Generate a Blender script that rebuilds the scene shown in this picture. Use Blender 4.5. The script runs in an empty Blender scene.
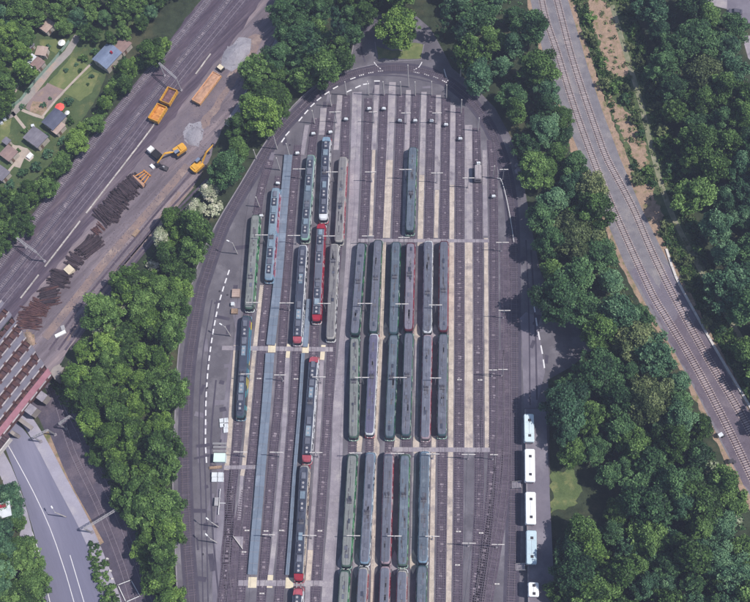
import bpy, bmesh, math, random
import numpy as np
from mathutils import Vector, Matrix
from mathutils.geometry import tessellate_polygon

random.seed(7)
rng = np.random.default_rng(7)
S = bpy.context.scene
COL = S.collection

# ------------------------------------------------------------------ camera
FOC = 1005.0
HCAM = 281.0
n_ = Vector((55.0, -369.0, -FOC)).normalized()
Zc = -n_
Yc = Vector((0, 1, 0)) - Zc * Zc.y
Yc.normalize()
Xc = Yc.cross(Zc)
RW = Matrix((Xc, Yc, Zc))
c0 = RW @ Vector((0, 0, -1))
CAM = Vector((c0.x / c0.z * HCAM, c0.y / c0.z * HCAM, HCAM))
cam = bpy.data.cameras.new('camera')
cam.sensor_width = 36
cam.lens = 36 * FOC / 750
cam.clip_end = 3000
cam.clip_start = 1
camo = bpy.data.objects.new('camera', cam)
COL.objects.link(camo)
camo.matrix_world = Matrix.Translation(CAM) @ RW.to_4x4()
S.camera = camo

# ------------------------------------------------------------------ light
SUN_EL = 59.0
SUNV = Vector((0.99, -0.12, 0)).normalized() * math.cos(math.radians(SUN_EL))
SUNV.z = math.sin(math.radians(SUN_EL))
W = bpy.data.worlds.new('World')
S.world = W
W.use_nodes = True
nt = W.node_tree
bg = nt.nodes['Background']
sky = nt.nodes.new('ShaderNodeTexSky')
sky.sky_type = 'NISHITA'
sky.sun_disc = False
sky.sun_elevation = math.radians(SUN_EL)
sky.sun_rotation = math.atan2(SUNV.x, SUNV.y)
nt.links.new(sky.outputs[0], bg.inputs[0])
bg.inputs[1].default_value = 0.1
sl = bpy.data.lights.new('sun', 'SUN')
sl.energy = 3.6
sl.angle = math.radians(0.5)
sl.color = (1.0, 0.95, 0.88)
so = bpy.data.objects.new('sun', sl)
COL.objects.link(so)
so.rotation_euler = SUNV.to_track_quat('Z', 'Y').to_euler()
so.location = (0, 0, 200)
S.view_settings.view_transform = 'Standard'
S.view_settings.look = 'None'
S.view_settings.exposure = 0.37
S.view_settings.gamma = 1.0


# ------------------------------------------------------------------ helpers
def P(px, py, z=0.0):
    """the place on the level z that the photograph shows at this pixel"""
    d = RW @ Vector(((px - 375) / FOC, -(py - 301) / FOC, -1))
    t = (z - CAM.z) / d.z
    return CAM + d * t


def lin(h):
    h = h.lstrip('#')
    out = []
    for i in (0, 2, 4):
        v = int(h[i:i + 2], 16) / 255
        out.append(v / 12.92 if v <= 0.04045 else ((v + 0.055) / 1.055) ** 2.4)
    return out


def mat(name, c1, c2=None, scale=0.5, rough=0.85, bump=0.0, c3=None, scale3=0.08, spec=0.3, island=0.0,
        metallic=0.0, fine=0.0, stretch=None, objvar=0.0, lo=0.35, hi=0.65):
    m = bpy.data.materials.new(name)
    m.use_nodes = True
    t = m.node_tree
    b = t.nodes['Principled BSDF']
    b.inputs['Roughness'].default_value = rough
    b.inputs['Metallic'].default_value = metallic
    b.inputs['Specular IOR Level'].default_value = spec
    L = t.links.new
    geo = t.nodes.new('ShaderNodeNewGeometry')
    tc = geo.outputs['Position']
    if stretch:
        mp = t.nodes.new('ShaderNodeMapping')
        mp.inputs['Rotation'].default_value = (0, 0, stretch[0])
        mp.vector_type = 'TEXTURE'
        mp.inputs['Scale'].default_value = (1 / stretch[1], 1 / stretch[2], 1)
        L(tc, mp.inputs['Vector'])
        tc = mp.outputs[0]

    def noise(sc, det=4.0):
        n = t.nodes.new('ShaderNodeTexNoise')
        n.inputs['Scale'].default_value = sc
        n.inputs['Detail'].default_value = det
        n.inputs['Roughness'].default_value = 0.62
        L(tc, n.inputs['Vector'])
        return n.outputs['Fac']

    def ramp(f, a, bb):
        r = t.nodes.new('ShaderNodeMapRange')
        r.inputs['From Min'].default_value = a
        r.inputs['From Max'].default_value = bb
        L(f, r.inputs['Value'])
        return r.outputs[0]

    def mix(f, a, bb, mode='MIX'):
        x = t.nodes.new('ShaderNodeMix')
        x.data_type = 'RGBA'
        x.blend_type = mode
        for s, v in ((x.inputs[0], f), (x.inputs[6], a), (x.inputs[7], bb)):
            if hasattr(v, 'links'):
                L(v, s)
            elif isinstance(v, float):
                s.default_value = v
            else:
                s.default_value = (*v, 1)
        return x.outputs[2]

    if c2 is None:
        c2 = [v * 0.78 for v in c1]
    col = mix(ramp(noise(scale), lo, hi), c1, c2)
    if c3 is not None:
        col = mix(ramp(noise(scale3, 5.0), 0.52, 0.68), col, c3)
    if fine > 0:
        f = ramp(noise(3.2, 3.0), 0.3, 0.7)
        mm = t.nodes.new('ShaderNodeMapRange')
        mm.inputs['To Min'].default_value = 1 - fine
        mm.inputs['To Max'].default_value = 1 + fine
        L(f, mm.inputs['Value'])
        cc = t.nodes.new('ShaderNodeCombineColor')
        for i in range(3):
            L(mm.outputs[0], cc.inputs[i])
        col = mix(1.0, col, cc.outputs[0], 'MULTIPLY')
    for src, amt in ((geo.outputs['Random Per Island'], island), (None, objvar)):
        if amt > 0:
            if src is None:
                src = t.nodes.new('ShaderNodeObjectInfo').outputs['Random']
            mm = t.nodes.new('ShaderNodeMapRange')
            mm.inputs['To Min'].default_value = 1 - amt
            mm.inputs['To Max'].default_value = 1 + amt
            L(src, mm.inputs['Value'])
            cc = t.nodes.new('ShaderNodeCombineColor')
            for i in range(3):
                L(mm.outputs[0], cc.inputs[i])
            col = mix(1.0, col, cc.outputs[0], 'MULTIPLY')
    L(col, b.inputs['Base Color'])
    if bump > 0:
        bp = t.nodes.new('ShaderNodeBump')
        bp.inputs['Strength'].default_value = bump
        bp.inputs['Distance'].default_value = 0.15
        L(noise(4.0, 6.0), bp.inputs['Height'])
        L(bp.outputs[0], b.inputs['Normal'])
    return m


def hm(name, h1, h2=None, h3=None, **k):
    return mat(name, lin(h1), lin(h2) if h2 else None, c3=lin(h3) if h3 else None, **k)


def leaf_mat(name, dark, mid, light):
    m = bpy.data.materials.new(name)
    m.use_nodes = True
    t = m.node_tree
    b = t.nodes['Principled BSDF']
    b.inputs['Roughness'].default_value = 0.6
    b.inputs['Specular IOR Level'].default_value = 0.25
    a = t.nodes.new('ShaderNodeAttribute')
    a.attribute_name = 'tone'
    oi = t.nodes.new('ShaderNodeObjectInfo')
    ad = t.nodes.new('ShaderNodeMath')
    ad.operation = 'MULTIPLY_ADD'
    ad.inputs[1].default_value = 0.5
    t.links.new(oi.outputs['Random'], ad.inputs[0])
    ad.inputs[2].default_value = -0.25
    ad2 = t.nodes.new('ShaderNodeMath')
    ad2.operation = 'ADD'
    t.links.new(a.outputs['Fac'], ad2.inputs[0])
    t.links.new(ad.outputs[0], ad2.inputs[1])
    r = t.nodes.new('ShaderNodeValToRGB')
    e = r.color_ramp.elements
    e[0].position = 0.1
    e[0].color = (*lin(dark), 1)
    e[1].position = 0.95
    e[1].color = (*lin(light), 1)
    k = e.new(0.5)
    k.color = (*lin(mid), 1)
    t.links.new(ad2.outputs[0], r.inputs[0])
    t.links.new(r.outputs[0], b.inputs['Base Color'])
    return m


def graffiti_mat(name, base, inks, scale=0.9):
    """flat print: sprayed patches of paint on a tram side"""
    m = bpy.data.materials.new(name)
    m.use_nodes = True
    t = m.node_tree
    b = t.nodes['Principled BSDF']
    b.inputs['Roughness'].default_value = 0.4
    g = t.nodes.new('ShaderNodeNewGeometry')
    v = t.nodes.new('ShaderNodeTexVoronoi')
    v.inputs['Scale'].default_value = scale
    t.links.new(g.outputs['Position'], v.inputs['Vector'])
    sp = t.nodes.new('ShaderNodeSeparateColor')
    t.links.new(v.outputs['Color'], sp.inputs[0])
    r = t.nodes.new('ShaderNodeValToRGB')
    r.color_ramp.interpolation = 'CONSTANT'
    cols = [base] + inks
    e = r.color_ramp.elements
    e[0].color = (*lin(cols[0]), 1)
    e[1].position = 1.0 / len(cols)
    e[1].color = (*lin(cols[1]), 1)
    for i, c in enumerate(cols[2:], 2):
        k = e.new(i / len(cols))
        k.color = (*lin(c), 1)
    t.links.new(sp.outputs[0], r.inputs[0])
    t.links.new(r.outputs[0], b.inputs['Base Color'])
    return m


class MB:
    def __init__(s):
        s.v, s.f, s.m = [], [], []

    def add(s, vs, fs, mi=0, M=None):
        k = len(s.v)
        s.v += [tuple(M @ Vector(v)) if M else tuple(v) for v in vs]
        s.f += [tuple(i + k for i in f) for f in fs]
        s.m += [mi] * len(fs)
        return s

    def box(s, c, d, rz=0.0, mi=0, top=1.0):
        hx, hy, hz = d[0] / 2, d[1] / 2, d[2] / 2
        vs = [(-hx, -hy, -hz), (hx, -hy, -hz), (hx, hy, -hz), (-hx, hy, -hz)]
        vs += [(x * top, y * top, hz) for x, y, z in vs]
        fs = [(3, 2, 1, 0), (4, 5, 6, 7), (0, 1, 5, 4), (1, 2, 6, 5), (2, 3, 7, 6), (3, 0, 4, 7)]
        return s.add(vs, fs, mi, Matrix.Translation(Vector(c)) @ Matrix.Rotation(rz, 4, 'Z'))

    def prism(s, pts, z0, z1, mi=0, top=None):
        n = len(pts)
        tp = top or pts
        vs = [(p[0], p[1], z0) for p in pts] + [(p[0], p[1], z1) for p in tp]
        fs = [tuple(range(n, 2 * n)), tuple(range(n - 1, -1, -1))]
        fs += [(i, (i + 1) % n, n + (i + 1) % n, n + i) for i in range(n)]
        return s.add(vs, fs, mi)

    def rings(s, rr, mi=0, cap=True):
        n = len(rr[0])
        vs = [p for r in rr for p in r]
        fs = []
        for k in range(len(rr) - 1):
            for i in range(n):
                j = (i + 1) % n
                fs.append((k * n + i, k * n + j, (k + 1) * n + j, (k + 1) * n + i))
        if cap:
            fs.append(tuple(range(n - 1, -1, -1)))
            fs.append(tuple(range((len(rr) - 1) * n, len(rr) * n)))
        return s.add(vs, fs, mi)

    def tube(s, p0, p1, r0, r1=None, n=8, mi=0):
        p0, p1 = Vector(p0), Vector(p1)
        r1 = r0 if r1 is None else r1
        q = (p1 - p0).to_track_quat('Z', 'Y')
        rr = []
        for p, r in ((p0, r0), (p1, r1)):
            rr.append([tuple(p + q @ Vector((r * math.cos(2 * math.pi * i / n), r * math.sin(2 * math.pi * i / n), 0)))
                       for i in range(n)])
        return s.rings(rr, mi)

    def mesh(s, name, mats):
        me = bpy.data.meshes.new(name)
        me.from_pydata(s.v, [], s.f)
        for m in (mats if isinstance(mats, (list, tuple)) else [mats]):
            me.materials.append(m)
        if any(s.m):
            me.polygons.foreach_set('material_index', s.m)
        me.update()
        return me

    def build(s, name, mats, parent=None, loc=(0, 0, 0), rz=0.0):
        return obj(name, s.mesh(name, mats), parent, loc, rz)


def obj(name, me, parent=None, loc=(0, 0, 0), rz=0.0, m=None):
    o = bpy.data.objects.new(name, me)
    COL.objects.link(o)
    o.location = loc
    o.rotation_euler = (0, 0, rz)
    if parent is not None:
        o.parent = parent
    if m is not None:
        o.material_slots[0].link = 'OBJECT'
        o.material_slots[0].material = m
    return o


def tag(o, label=None, cat=None, group=None, kind=None):
    for k, v in (('label', label), ('category', cat), ('group', group), ('kind', kind)):
        if v:
            o[k] = v
    return o


def thing(name, label, cat, loc, rz=0.0, group=None):
    o = bpy.data.objects.new(name, None)
    COL.objects.link(o)
    o.empty_display_size = 0.5
    o.location = loc
    o.rotation_euler = (0, 0, rz)
    return tag(o, label, cat, group)


KIDS = {}


def kids(o):
    return [c for c in COL.objects if c.parent == o]


def copy_tree(src, ch=None):
    """copy of a thing (or part) with copies of its parts"""
    def rec(o, parent):
        c = o.copy()
        COL.objects.link(c)
        c.parent = parent
        for k in PARTS.get(o.name, []):
            rec(k, c)
        return c
    return rec(src, None)


PARTS = {}


def reg(root, parts):
    PARTS[root.name] = parts


def smooth(pts, z=0.0, step=4.0):
    """a smooth way through photograph points on level z"""
    w = [P(x, y, z) for x, y in pts]
    if len(w) == 2:
        w = [w[0], (w[0] + w[1]) / 2, w[1]]
    ext = [w[0] * 2 - w[1]] + w + [w[-1] * 2 - w[-2]]
    out = []
    for i in range(1, len(ext) - 2):
        a, b, c, d = ext[i - 1:i + 3]
        k = max(1, int((c - b).length / step))
        for j in range(k):
            t = j / k
            out.append(0.5 * ((2 * b) + (c - a) * t + (2 * a - 5 * b + 4 * c - d) * t * t +
                              (3 * b - a - 3 * c + d) * t ** 3))
    out.append(w[-1].copy())
    return out


def normals(path):
    ns = []
    for i in range(len(path)):
        a, b = path[max(0, i - 1)], path[min(len(path) - 1, i + 1)]
        t = (b - a)
        t.z = 0
        t.normalize()
        ns.append(Vector((t.y, -t.x, 0)))
    return ns


def ribbon(mb, path, w0, w1, z, zt=None, mi=0):
    """strip between offsets w0 and w1 from the path; with zt it has thickness"""
    ns = normals(path)
    n = len(path)
    if zt is None:
        vs = [tuple(p + q * w0 + Vector((0, 0, z))) for p, q in zip(path, ns)]
        vs += [tuple(p + q * w1 + Vector((0, 0, z))) for p, q in zip(path, ns)]
        return mb.add(vs, [(i, n + i, n + i + 1, i + 1) for i in range(n - 1)], mi)
    rr = []
    for p, q in zip(path, ns):
        rr.append([tuple(p + q * w0 + Vector((0, 0, z))), tuple(p + q * w1 + Vector((0, 0, z))),
                   tuple(p + q * w1 + Vector((0, 0, zt))), tuple(p + q * w0 + Vector((0, 0, zt)))])
    return mb.rings(rr, mi)


def walk(path, step, start=0.0):
    """evenly spaced (point, angle) along a path"""
    out = []
    need = start
    for a, b in zip(path[:-1], path[1:]):
        d = (b - a).length
        ang = math.atan2(b.y - a.y, b.x - a.x)
        while need <= d:
            out.append((a.lerp(b, need / d if d else 0), ang))
            need += step
        need -= d
    return out


def sheet(name, px, m, z=0.0, lvl=1, kind='structure', parent=None, world=False):
    w = [Vector(p) for p in px] if world else [P(x, y, z) for x, y in px]
    zz = z + lvl * 0.008
    tri = tessellate_polygon([[Vector((p.x, p.y, 0)) for p in w]])
    mb = MB()
    fs = []
    for a, b, c in tri:
        if (w[b] - w[a]).cross(w[c] - w[a]).z < 0:
            a, b, c = c, b, a
        fs.append((a, b, c))
    mb.add([(p.x, p.y, zz) for p in w], fs)
    o = mb.build(name, m, parent)
    if kind and parent is None:
        tag(o, kind=kind)
    return o


def rough_edge(px, amp=2.0, n=5):
    """the same outline with a ragged, natural edge"""
    out = []
    for i in range(len(px)):
        a, b = px[i], px[(i + 1) % len(px)]
        k = max(1, int(math.hypot(b[0] - a[0], b[1] - a[1]) / n))
        for j in range(k):
            t = j / k
            out.append((a[0] + (b[0] - a[0]) * t + random.uniform(-amp, amp), a[1] + (b[1] - a[1]) * t + random.uniform(-amp, amp)))
    return out


def inside(p, poly):
    r = False
    j = len(poly) - 1
    for i in range(len(poly)):
        xi, yi = poly[i]
        xj, yj = poly[j]
        if (yi > p[1]) != (yj > p[1]) and p[0] < (xj - xi) * (p[1] - yi) / (yj - yi) + xi:
            r = not r
        j = i
    return r


def grow0(poly, f):
    cx = sum(p[0] for p in poly) / len(poly)
    cy = sum(p[1] for p in poly) / len(poly)
    return [(cx + (p[0] - cx) * f, cy + (p[1] - cy) * f) for p in poly]


# ------------------------------------------------------------------ materials
M = {}
M['earth'] = hm('undergrowth_soil', '#39432f', '#27301f', '#54523c', scale=0.35, bump=0.6, fine=0.25)
M['asphalt'] = hm('yard_asphalt', '#69656d', '#58545c', '#7d7980', scale=0.16, scale3=0.09, fine=0.1, bump=0.15)
M['asphalt_lane'] = hm('lane_asphalt', '#77717c', '#6a6571', '#85808a', scale=0.2, fine=0.07)
M['asphalt_dark'] = hm('dark_asphalt', '#4f4a57', '#45404e', scale=0.3, fine=0.08)
M['ballast'] = hm('dark_ballast', '#5d5360', '#4a414f', '#6e636c', scale=0.5, scale3=0.3, fine=0.22, bump=0.5)
M['ballast_main'] = hm('main_ballast', '#574c58', '#483e4a', '#685b63', scale=0.25, scale3=0.1, fine=0.2, bump=0.5)
M['ballast_lines'] = hm('streaked_ballast', '#5b4f5b', '#453b48', '#72666d', scale=0.55, scale3=0.35, fine=0.28, bump=0.6, stretch=(.9, .07, 1.0))
M['dirt_lines'] = hm('streaked_dirt', '#7b7077', '#62585f', '#8f8082', scale=0.4, scale3=0.22, fine=0.22, bump=0.6, stretch=(.9, .1, 1.0))
M['ballast_grey'] = hm('grey_ballast', '#7f7b80', '#6f6b72', '#8b8586', scale=0.4, scale3=0.15, fine=0.16, bump=0.5)
M['ballast_low'] = hm('low_line_ballast', '#595260', '#4a4452', '#6b6069', scale=0.3, scale3=0.1, fine=0.18, bump=0.5)  # the ballast's own darker tone, laid along the low line
M['dirt'] = hm('dirt', '#766b71', '#665d66', '#877878', scale=0.18, scale3=0.07, fine=0.14, bump=0.5)
M['dirt_brown'] = hm('brown_dirt', '#8d7871', '#786a6b', '#9c8a82', scale=0.25, scale3=0.2, fine=0.12, bump=0.4)
M['sand'] = hm('tan_sand', '#a68c79', '#8d7867', '#66683f', scale=0.6, scale3=0.4, fine=0.25, bump=0.8)
M['gravel'] = hm('pale_gravel', '#9a979f', '#8a868f', scale=0.4, fine=0.15, bump=0.6)
M['oiled'] = hm('oiled_ballast', '#40384a', '#362f3e', '#4b4250', scale=.6, scale3=.5, fine=.2)
M['worn'] = hm('worn_grit', '#8b8188', '#776d76', scale=1.5, island=.25)
M['rail'] = hm('worn_rail', '#78707a', '#665d64', scale=1.0, rough=0.45, spec=0.5)
M['rail_bright'] = hm('bright_rail', '#948c96', '#857d88', scale=1.0, rough=0.4, spec=0.5)
M['sleeper'] = hm('concrete_sleeper', '#7e767c', '#6e666e', scale=2.0, island=0.18)
M['sleeper_dark'] = hm('stained_sleeper', '#5e545f', '#524954', scale=2.0, island=0.22)
M['sleeper_pale'] = hm('pale_sleeper', '#a79c9a', '#988d8e', scale=2.0, island=0.18)
M['sleeper_pink'] = hm('weathered_sleeper', '#b3a39f', '#9a8c8c', scale=1.0, island=0.2)
M['concrete'] = hm('grey_concrete', '#948d95', '#827b84', '#a39c9f', scale=0.35, scale3=0.2, fine=0.11, island=0.05)
M['concrete_slab'] = hm('pale_concrete', '#a39b9d', '#8f8890', '#766f78', scale=0.4, scale3=0.3, fine=0.14, island=0.07)
M['beige'] = hm('beige_concrete', '#c0b3a8', '#a99c92', '#8f8584', scale=0.45, scale3=0.3, fine=0.13, island=0.06)
M['cream'] = hm('cream_paving', '#d9cdb4', '#cabda6', scale=0.6, fine=0.06)
M['bluedeck'] = hm('blue_grey_coating', '#737e8e', '#667182', '#7e8897', scale=0.3, scale3=0.3, fine=0.05, objvar=0.08)
M['white'] = hm('white_paint', '#e8e8e8', '#dcdcdc', scale=1.5, rough=0.5)
M['marking'] = hm('road_marking', '#e2e0e2', '#cfcdd2', scale=2.0, rough=0.7)
M['kerb'] = hm('kerb_stone', '#8f8a90', '#7e7981', scale=1.0, island=0.1)
M['concrete_lid'] = hm('concrete_lid', '#bdb6b0', '#a39c99', scale=.5, objvar=.12)
M['steel'] = hm('galvanised_steel', '#a5a3a5', '#96949a', scale=1.2, rough=0.5)
M['pale_steel'] = hm('pale_steel', '#cfc9c4', '#bdb7b5', scale=1.2, rough=0.55)
M['darksteel'] = hm('dark_steel', '#3b3840', '#2f2c34', scale=1.0, rough=0.6)
M['glass'] = hm('dark_glass', '#1b2029', '#232a35', scale=0.5, rough=0.12, spec=0.6)
M['rubber'] = hm('black_rubber', '#1d1c1f', '#262428', scale=1.0, rough=0.8)
M['rust'] = hm('rusty_steel', '#5b3f3d', '#4a3336', '#6b4c44', scale=0.5, scale3=0.6)
M['redwalk'] = hm('red_walkway', '#a2727c', '#94656f', scale=0.5)
M['wood_old'] = hm('tarred_timber', '#43373c', '#33292f', scale=1.2, objvar=0.4)
M['orange'] = hm('orange_paint', '#d39550', '#c48444', '#a8703f', scale=0.7, scale3=0.5, rough=0.55)
M['yellow'] = hm('yellow_paint', '#dca841', '#c9953a', scale=0.8, rough=0.5)
M['tan_load'] = hm('tan_load', '#bd957c', '#a9836b', scale=0.9, bump=0.5)
M['brown_load'] = hm('brown_load', '#7d5e60', '#6c5055', scale=0.9, bump=0.5)
M['lawn'] = hm('lawn', '#6f774a', '#5e6a40', '#86835a', scale=0.4, scale3=0.25, fine=0.14, bump=0.4)
M['lawn_dark'] = hm('rough_grass', '#4e5e3b', '#404f30', '#666b45', scale=0.4, scale3=0.2, fine=0.2, bump=0.6)
M['soil'] = hm('garden_soil', '#8f7c7a', '#80706f', '#a58c78', scale=0.6, scale3=0.3, fine=0.12, bump=0.4)
M['path'] = hm('garden_path', '#b3a59a', '#a3968d', scale=0.5, fine=0.08)
M['lane'] = hm('gravel_lane', '#9a938f', '#8c8583', '#b08f7c', scale=0.3, scale3=0.06, fine=0.1)
M['roof_tan'] = hm('tan_roof', '#b09c92', '#a08c84', scale=0.6, island=0.06)
M['roof_brown'] = hm('brown_roof', '#947d78', '#846f6c', scale=0.6, island=0.06)
M['roof_grey'] = hm('grey_roof', '#7b7780', '#6d6973', scale=0.5, island=0.06)
M['roof_slate'] = hm('slate_roof', '#5d6073', '#525566', scale=0.5, island=0.06)
M['roof_blue'] = hm('blue_grey_roof', '#77839b', '#6b768e', scale=0.5, island=0.06)
M['roof_white'] = hm('white_roof', '#d4d8dc', '#c4c8ce', scale=0.6)
M['wall_pale'] = hm('pale_render', '#b8b0a6', '#a8a098', scale=0.6)
M['wall_wood'] = hm('timber_wall', '#7a6455', '#6b574b', scale=0.8)
M['red'] = hm('red_paint', '#a8283b', '#962234', scale=1.0, rough=0.45)
M['bark'] = hm('bark', '#4d4036', '#3c322b', scale=3.0, bump=0.5)
M['abut'] = hm('bridge_concrete', '#9c938e', '#8b8380', '#766f70', scale=0.4, scale3=0.3, fine=0.1)
M['road'] = hm('road_asphalt', '#76758a', '#6a697e', '#868498', scale=0.12, scale3=0.06, fine=0.05, stretch=(-1.1, .1, 1.0))
M['pavement'] = hm('pavement', '#a09cab', '#928e9d', '#aca7b0', scale=0.3, scale3=0.15, fine=0.06)
LEAF = {
    'bright': leaf_mat('bright_green_leaves', '#263b1a', '#4c6a2e', '#7f9c4b'),
    'green': leaf_mat('green_leaves', '#223818', '#44612f', '#72904e'),
    'dark': leaf_mat('dark_green_leaves', '#1f3622', '#3a5a37', '#608150'),
    'blue': leaf_mat('grey_green_leaves', '#243e2d', '#426548', '#6d8e66'),
    'olive': leaf_mat('olive_leaves', '#374529', '#5c6a43', '#868f60'),
    'pale': leaf_mat('white_blossom', '#6b7a58', '#a9ad94', '#dcd7c4'),
    'conifer': leaf_mat('conifer_needles', '#142820', '#254030', '#41603e'),
}

# ------------------------------------------------------------------ terrain
LOW = -6.0
low_px = [(20, 602), (58, 640), (182, 640), (166, 590), (150, 545), (122, 490), (88, 432), (54, 385), (17, 322), (-40, 235),
          (-140, 300), (-40, 420), (-6, 455), (8, 490), (26, 545), (34, 600)]
low_px = [(72, 770), (236, 770), (205, 690), (168, 590), (150, 540), (122, 486), (88, 428), (56, 382), (19, 318), (-60, 200),
          (-170, 280), (-60, 410), (-12, 455), (4, 490), (22, 545), (32, 600)]
low_w = np.array([[*P(x, y, LOW).xy] for x, y in low_px])


def dist_poly(X, Y, poly):
    d = np.full(X.shape, 1e9)
    ins = np.zeros(X.shape, bool)
    n = len(poly)
    for i in range(n):
        ax, ay = poly[i]
        bx, by = poly[(i + 1) % n]
        dx, dy = bx - ax, by - ay
        t = np.clip(((X - ax) * dx + (Y - ay) * dy) / (dx * dx + dy * dy), 0, 1)
        d = np.minimum(d, np.hypot(X - ax - t * dx, Y - ay - t * dy))
        c = (ay > Y) != (by > Y)
        with np.errstate(divide='ignore', invalid='ignore'):
            xx = (bx - ax) * (Y - ay) / (by - ay + 1e-12) + ax
        ins ^= c & (X < xx)
    return d, ins


def zground(X, Y):
    X = np.asarray(X, float)
    Y = np.asarray(Y, float)
    d, ins = dist_poly(X, Y, low_w)
    t = np.clip(d / 4.5, 0, 1)
    return np.where(ins, LOW, LOW * (1 - t * t * (3 - 2 * t)))


def gz(x, y):
    return float(zground(np.array([x]), np.array([y]))[0])


xs = np.concatenate([[-900, -500, -320], np.arange(-230, 221, 1.8), [320, 500, 900]])
ys = np.concatenate([[-900, -500, -300], np.arange(-190, 201, 1.8), [320, 600, 1000]])
gx, gy = np.meshgrid(xs, ys)
gzv = zground(gx, gy)
nx, ny = len(xs), len(ys)
me = bpy.data.meshes.new('ground')
me.vertices.add(nx * ny)
me.vertices.foreach_set('co', np.stack([gx, gy, gzv], -1).reshape(-1).astype(np.float32))
ii = (np.arange(ny - 1)[:, None] * nx + np.arange(nx - 1)[None, :]).reshape(-1)
q = np.stack([ii, ii + 1, ii + nx + 1, ii + nx], -1).reshape(-1)
me.loops.add(len(q))
me.loops.foreach_set('vertex_index', q.astype(np.int32))
me.polygons.add(len(ii))
me.polygons.foreach_set('loop_start', (np.arange(len(ii)) * 4).astype(np.int32))
me.polygons.foreach_set('loop_total', np.full(len(ii), 4, np.int32))
me.materials.append(M['earth'])
me.update()
tag(obj('ground', me), kind='structure')

# ------------------------------------------------------------------ ground surfaces
YARD = [(178, 770), (178, 640), (176, 560), (173, 480), (175, 420), (179, 350), (188, 300), (200, 260), (216, 225), (240, 185), (262, 148),
        (283, 118), (303, 96), (325, 79), (345, 69), (351, 58), (355, 38), (364, 24), (378, 15), (396, 11), (414, 14), (430, 28),
        (440, 45), (452, 68), (474, 86), (495, 108), (511, 137), (523, 178), (531, 225), (540, 270), (552, 300), (580, 330), (592, 350),
        (572, 366), (548, 380), (549, 420), (550, 480), (548, 560), (549, 640), (549, 770)]
yard = sheet('yard_asphalt', YARD, M['asphalt'], lvl=1)
sheet('railway_ground', rough_edge([(340, -120), (285, -40), (263, 60), (246, 95), (222, 128), (205, 165), (178, 205), (155, 235), (122, 280), (92, 315), (60, 360),
                         (49, 372), (14, 320), (-60, 222), (-150, 340), (-110, 395), (0, 247), (55, 190), (88, 148), (130, 92), (176, 32), (235, -45), (290, -120)], 1.0, 8),
      M['ballast_lines'], lvl=1)
sheet('works_dirt', rough_edge([(292, -20), (284, 40), (262, 66), (243, 100), (222, 128), (205, 168), (178, 207), (155, 237), (122, 282), (92, 317), (60, 362),
                     (49, 372), (24, 334), (14, 318), (60, 262), (100, 212), (142, 158), (170, 122), (205, 76), (234, 40), (275, -20)], 1.2, 7),
      M['dirt_lines'], lvl=2)
sheet('brown_dirt', rough_edge([(262, 35), (256, 60), (238, 80), (222, 103), (205, 130), (196, 130), (207, 106), (225, 80), (240, 55), (250, 35)], 1.5, 6),
      M['dirt_brown'], lvl=3)
sheet('brown_dirt', rough_edge([(205, 92), (222, 72), (230, 80), (215, 105), (190, 128), (165, 150), (130, 190), (120, 205), (112, 200), (150, 150), (180, 118)], 1.5, 6),
      M['dirt'], lvl=4)
sheet('gravel_patch', rough_edge([(238, 38), (252, 38), (250, 52), (240, 66), (232, 71), (222, 66), (226, 54)], 1.2, 5), M['gravel'], lvl=5)
sheet('gravel_patch', rough_edge([(188, 124), (202, 122), (204, 136), (198, 147), (186, 144), (183, 132)], 1.5, 4), M['gravel'], lvl=5)
for pts, w in (([(192, 186), (158, 226), (128, 258), (92, 305), (66, 340)], 1.6), ([(188, 165), (150, 210), (110, 256), (75, 300), (45, 338)], 2.6),
               ([(180, 192), (150, 232), (118, 270)], 1.2)):
    mb = MB()
    ribbon(mb, smooth(pts), -w / 2, w / 2, 0.04)
    tag(mb.build('vehicle_track', M['dirt_brown']), kind='structure')
# right-hand line bed
RB_L = [(500, -110), (524, -30), (533, 12), (545, 60), (560, 105), (576, 145), (588, 175), (602, 210), (625, 265), (648, 308), (676, 355), (700, 400), (722, 445), (740, 478), (775, 540), (815, 630)]
RB_R = [(530, -110), (558, -30), (568, 0), (577, 30), (588, 68), (602, 110), (620, 158), (640, 205), (662, 250), (690, 305), (716, 352), (742, 398), (780, 470), (860, 610)]
sheet('railway_bank', rough_edge([(496, -110), (520, -30), (529, 12), (541, 62), (556, 107), (571, 150), (598, 213), (621, 268), (645, 312), (673, 358), (697, 404), (719, 448), (738, 490), (767, 545), (812, 640), (868, 610),
       (785, 470), (747, 398), (722, 352), (697, 305), (668, 250), (648, 205), (628, 158), (609, 110), (595, 68), (582, 30), (573, 0), (565, -30), (536, -110)], 1.2, 5),
      M['sand'], lvl=1)
sheet('railway_ballast', RB_L + RB_R[::-1], M['ballast_grey'], lvl=2)
M['ballast_mid'] = hm('mixed_ballast', '#766f7a', '#67606c', '#7f7a82', scale=0.3, scale3=0.15, fine=0.18, bump=0.5)
sheet('railway_ballast', rough_edge([(630, 272), (655, 312), (676, 352), (704, 404), (726, 449), (744, 484), (775, 540), (815, 630), (860, 610), (790, 487), (745, 405), (716, 352), (700, 322), (676, 274), (664, 262), (660, 290), (640, 262)], 1.2, 4),
      M['ballast_mid'], lvl=3)
sheet('railway_ballast', rough_edge([(650, 303), (676, 352), (704, 404), (726, 449), (744, 484), (775, 540), (815, 630), (860, 610), (790, 487), (745, 405), (716, 352), (697, 312), (690, 330), (680, 310), (668, 334)], 1.5, 4),
      hm('worn_ballast', '#6b616b', '#5b515c', '#786e75', scale=0.3, scale3=0.15, fine=0.2, bump=0.5), lvl=4)
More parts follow.
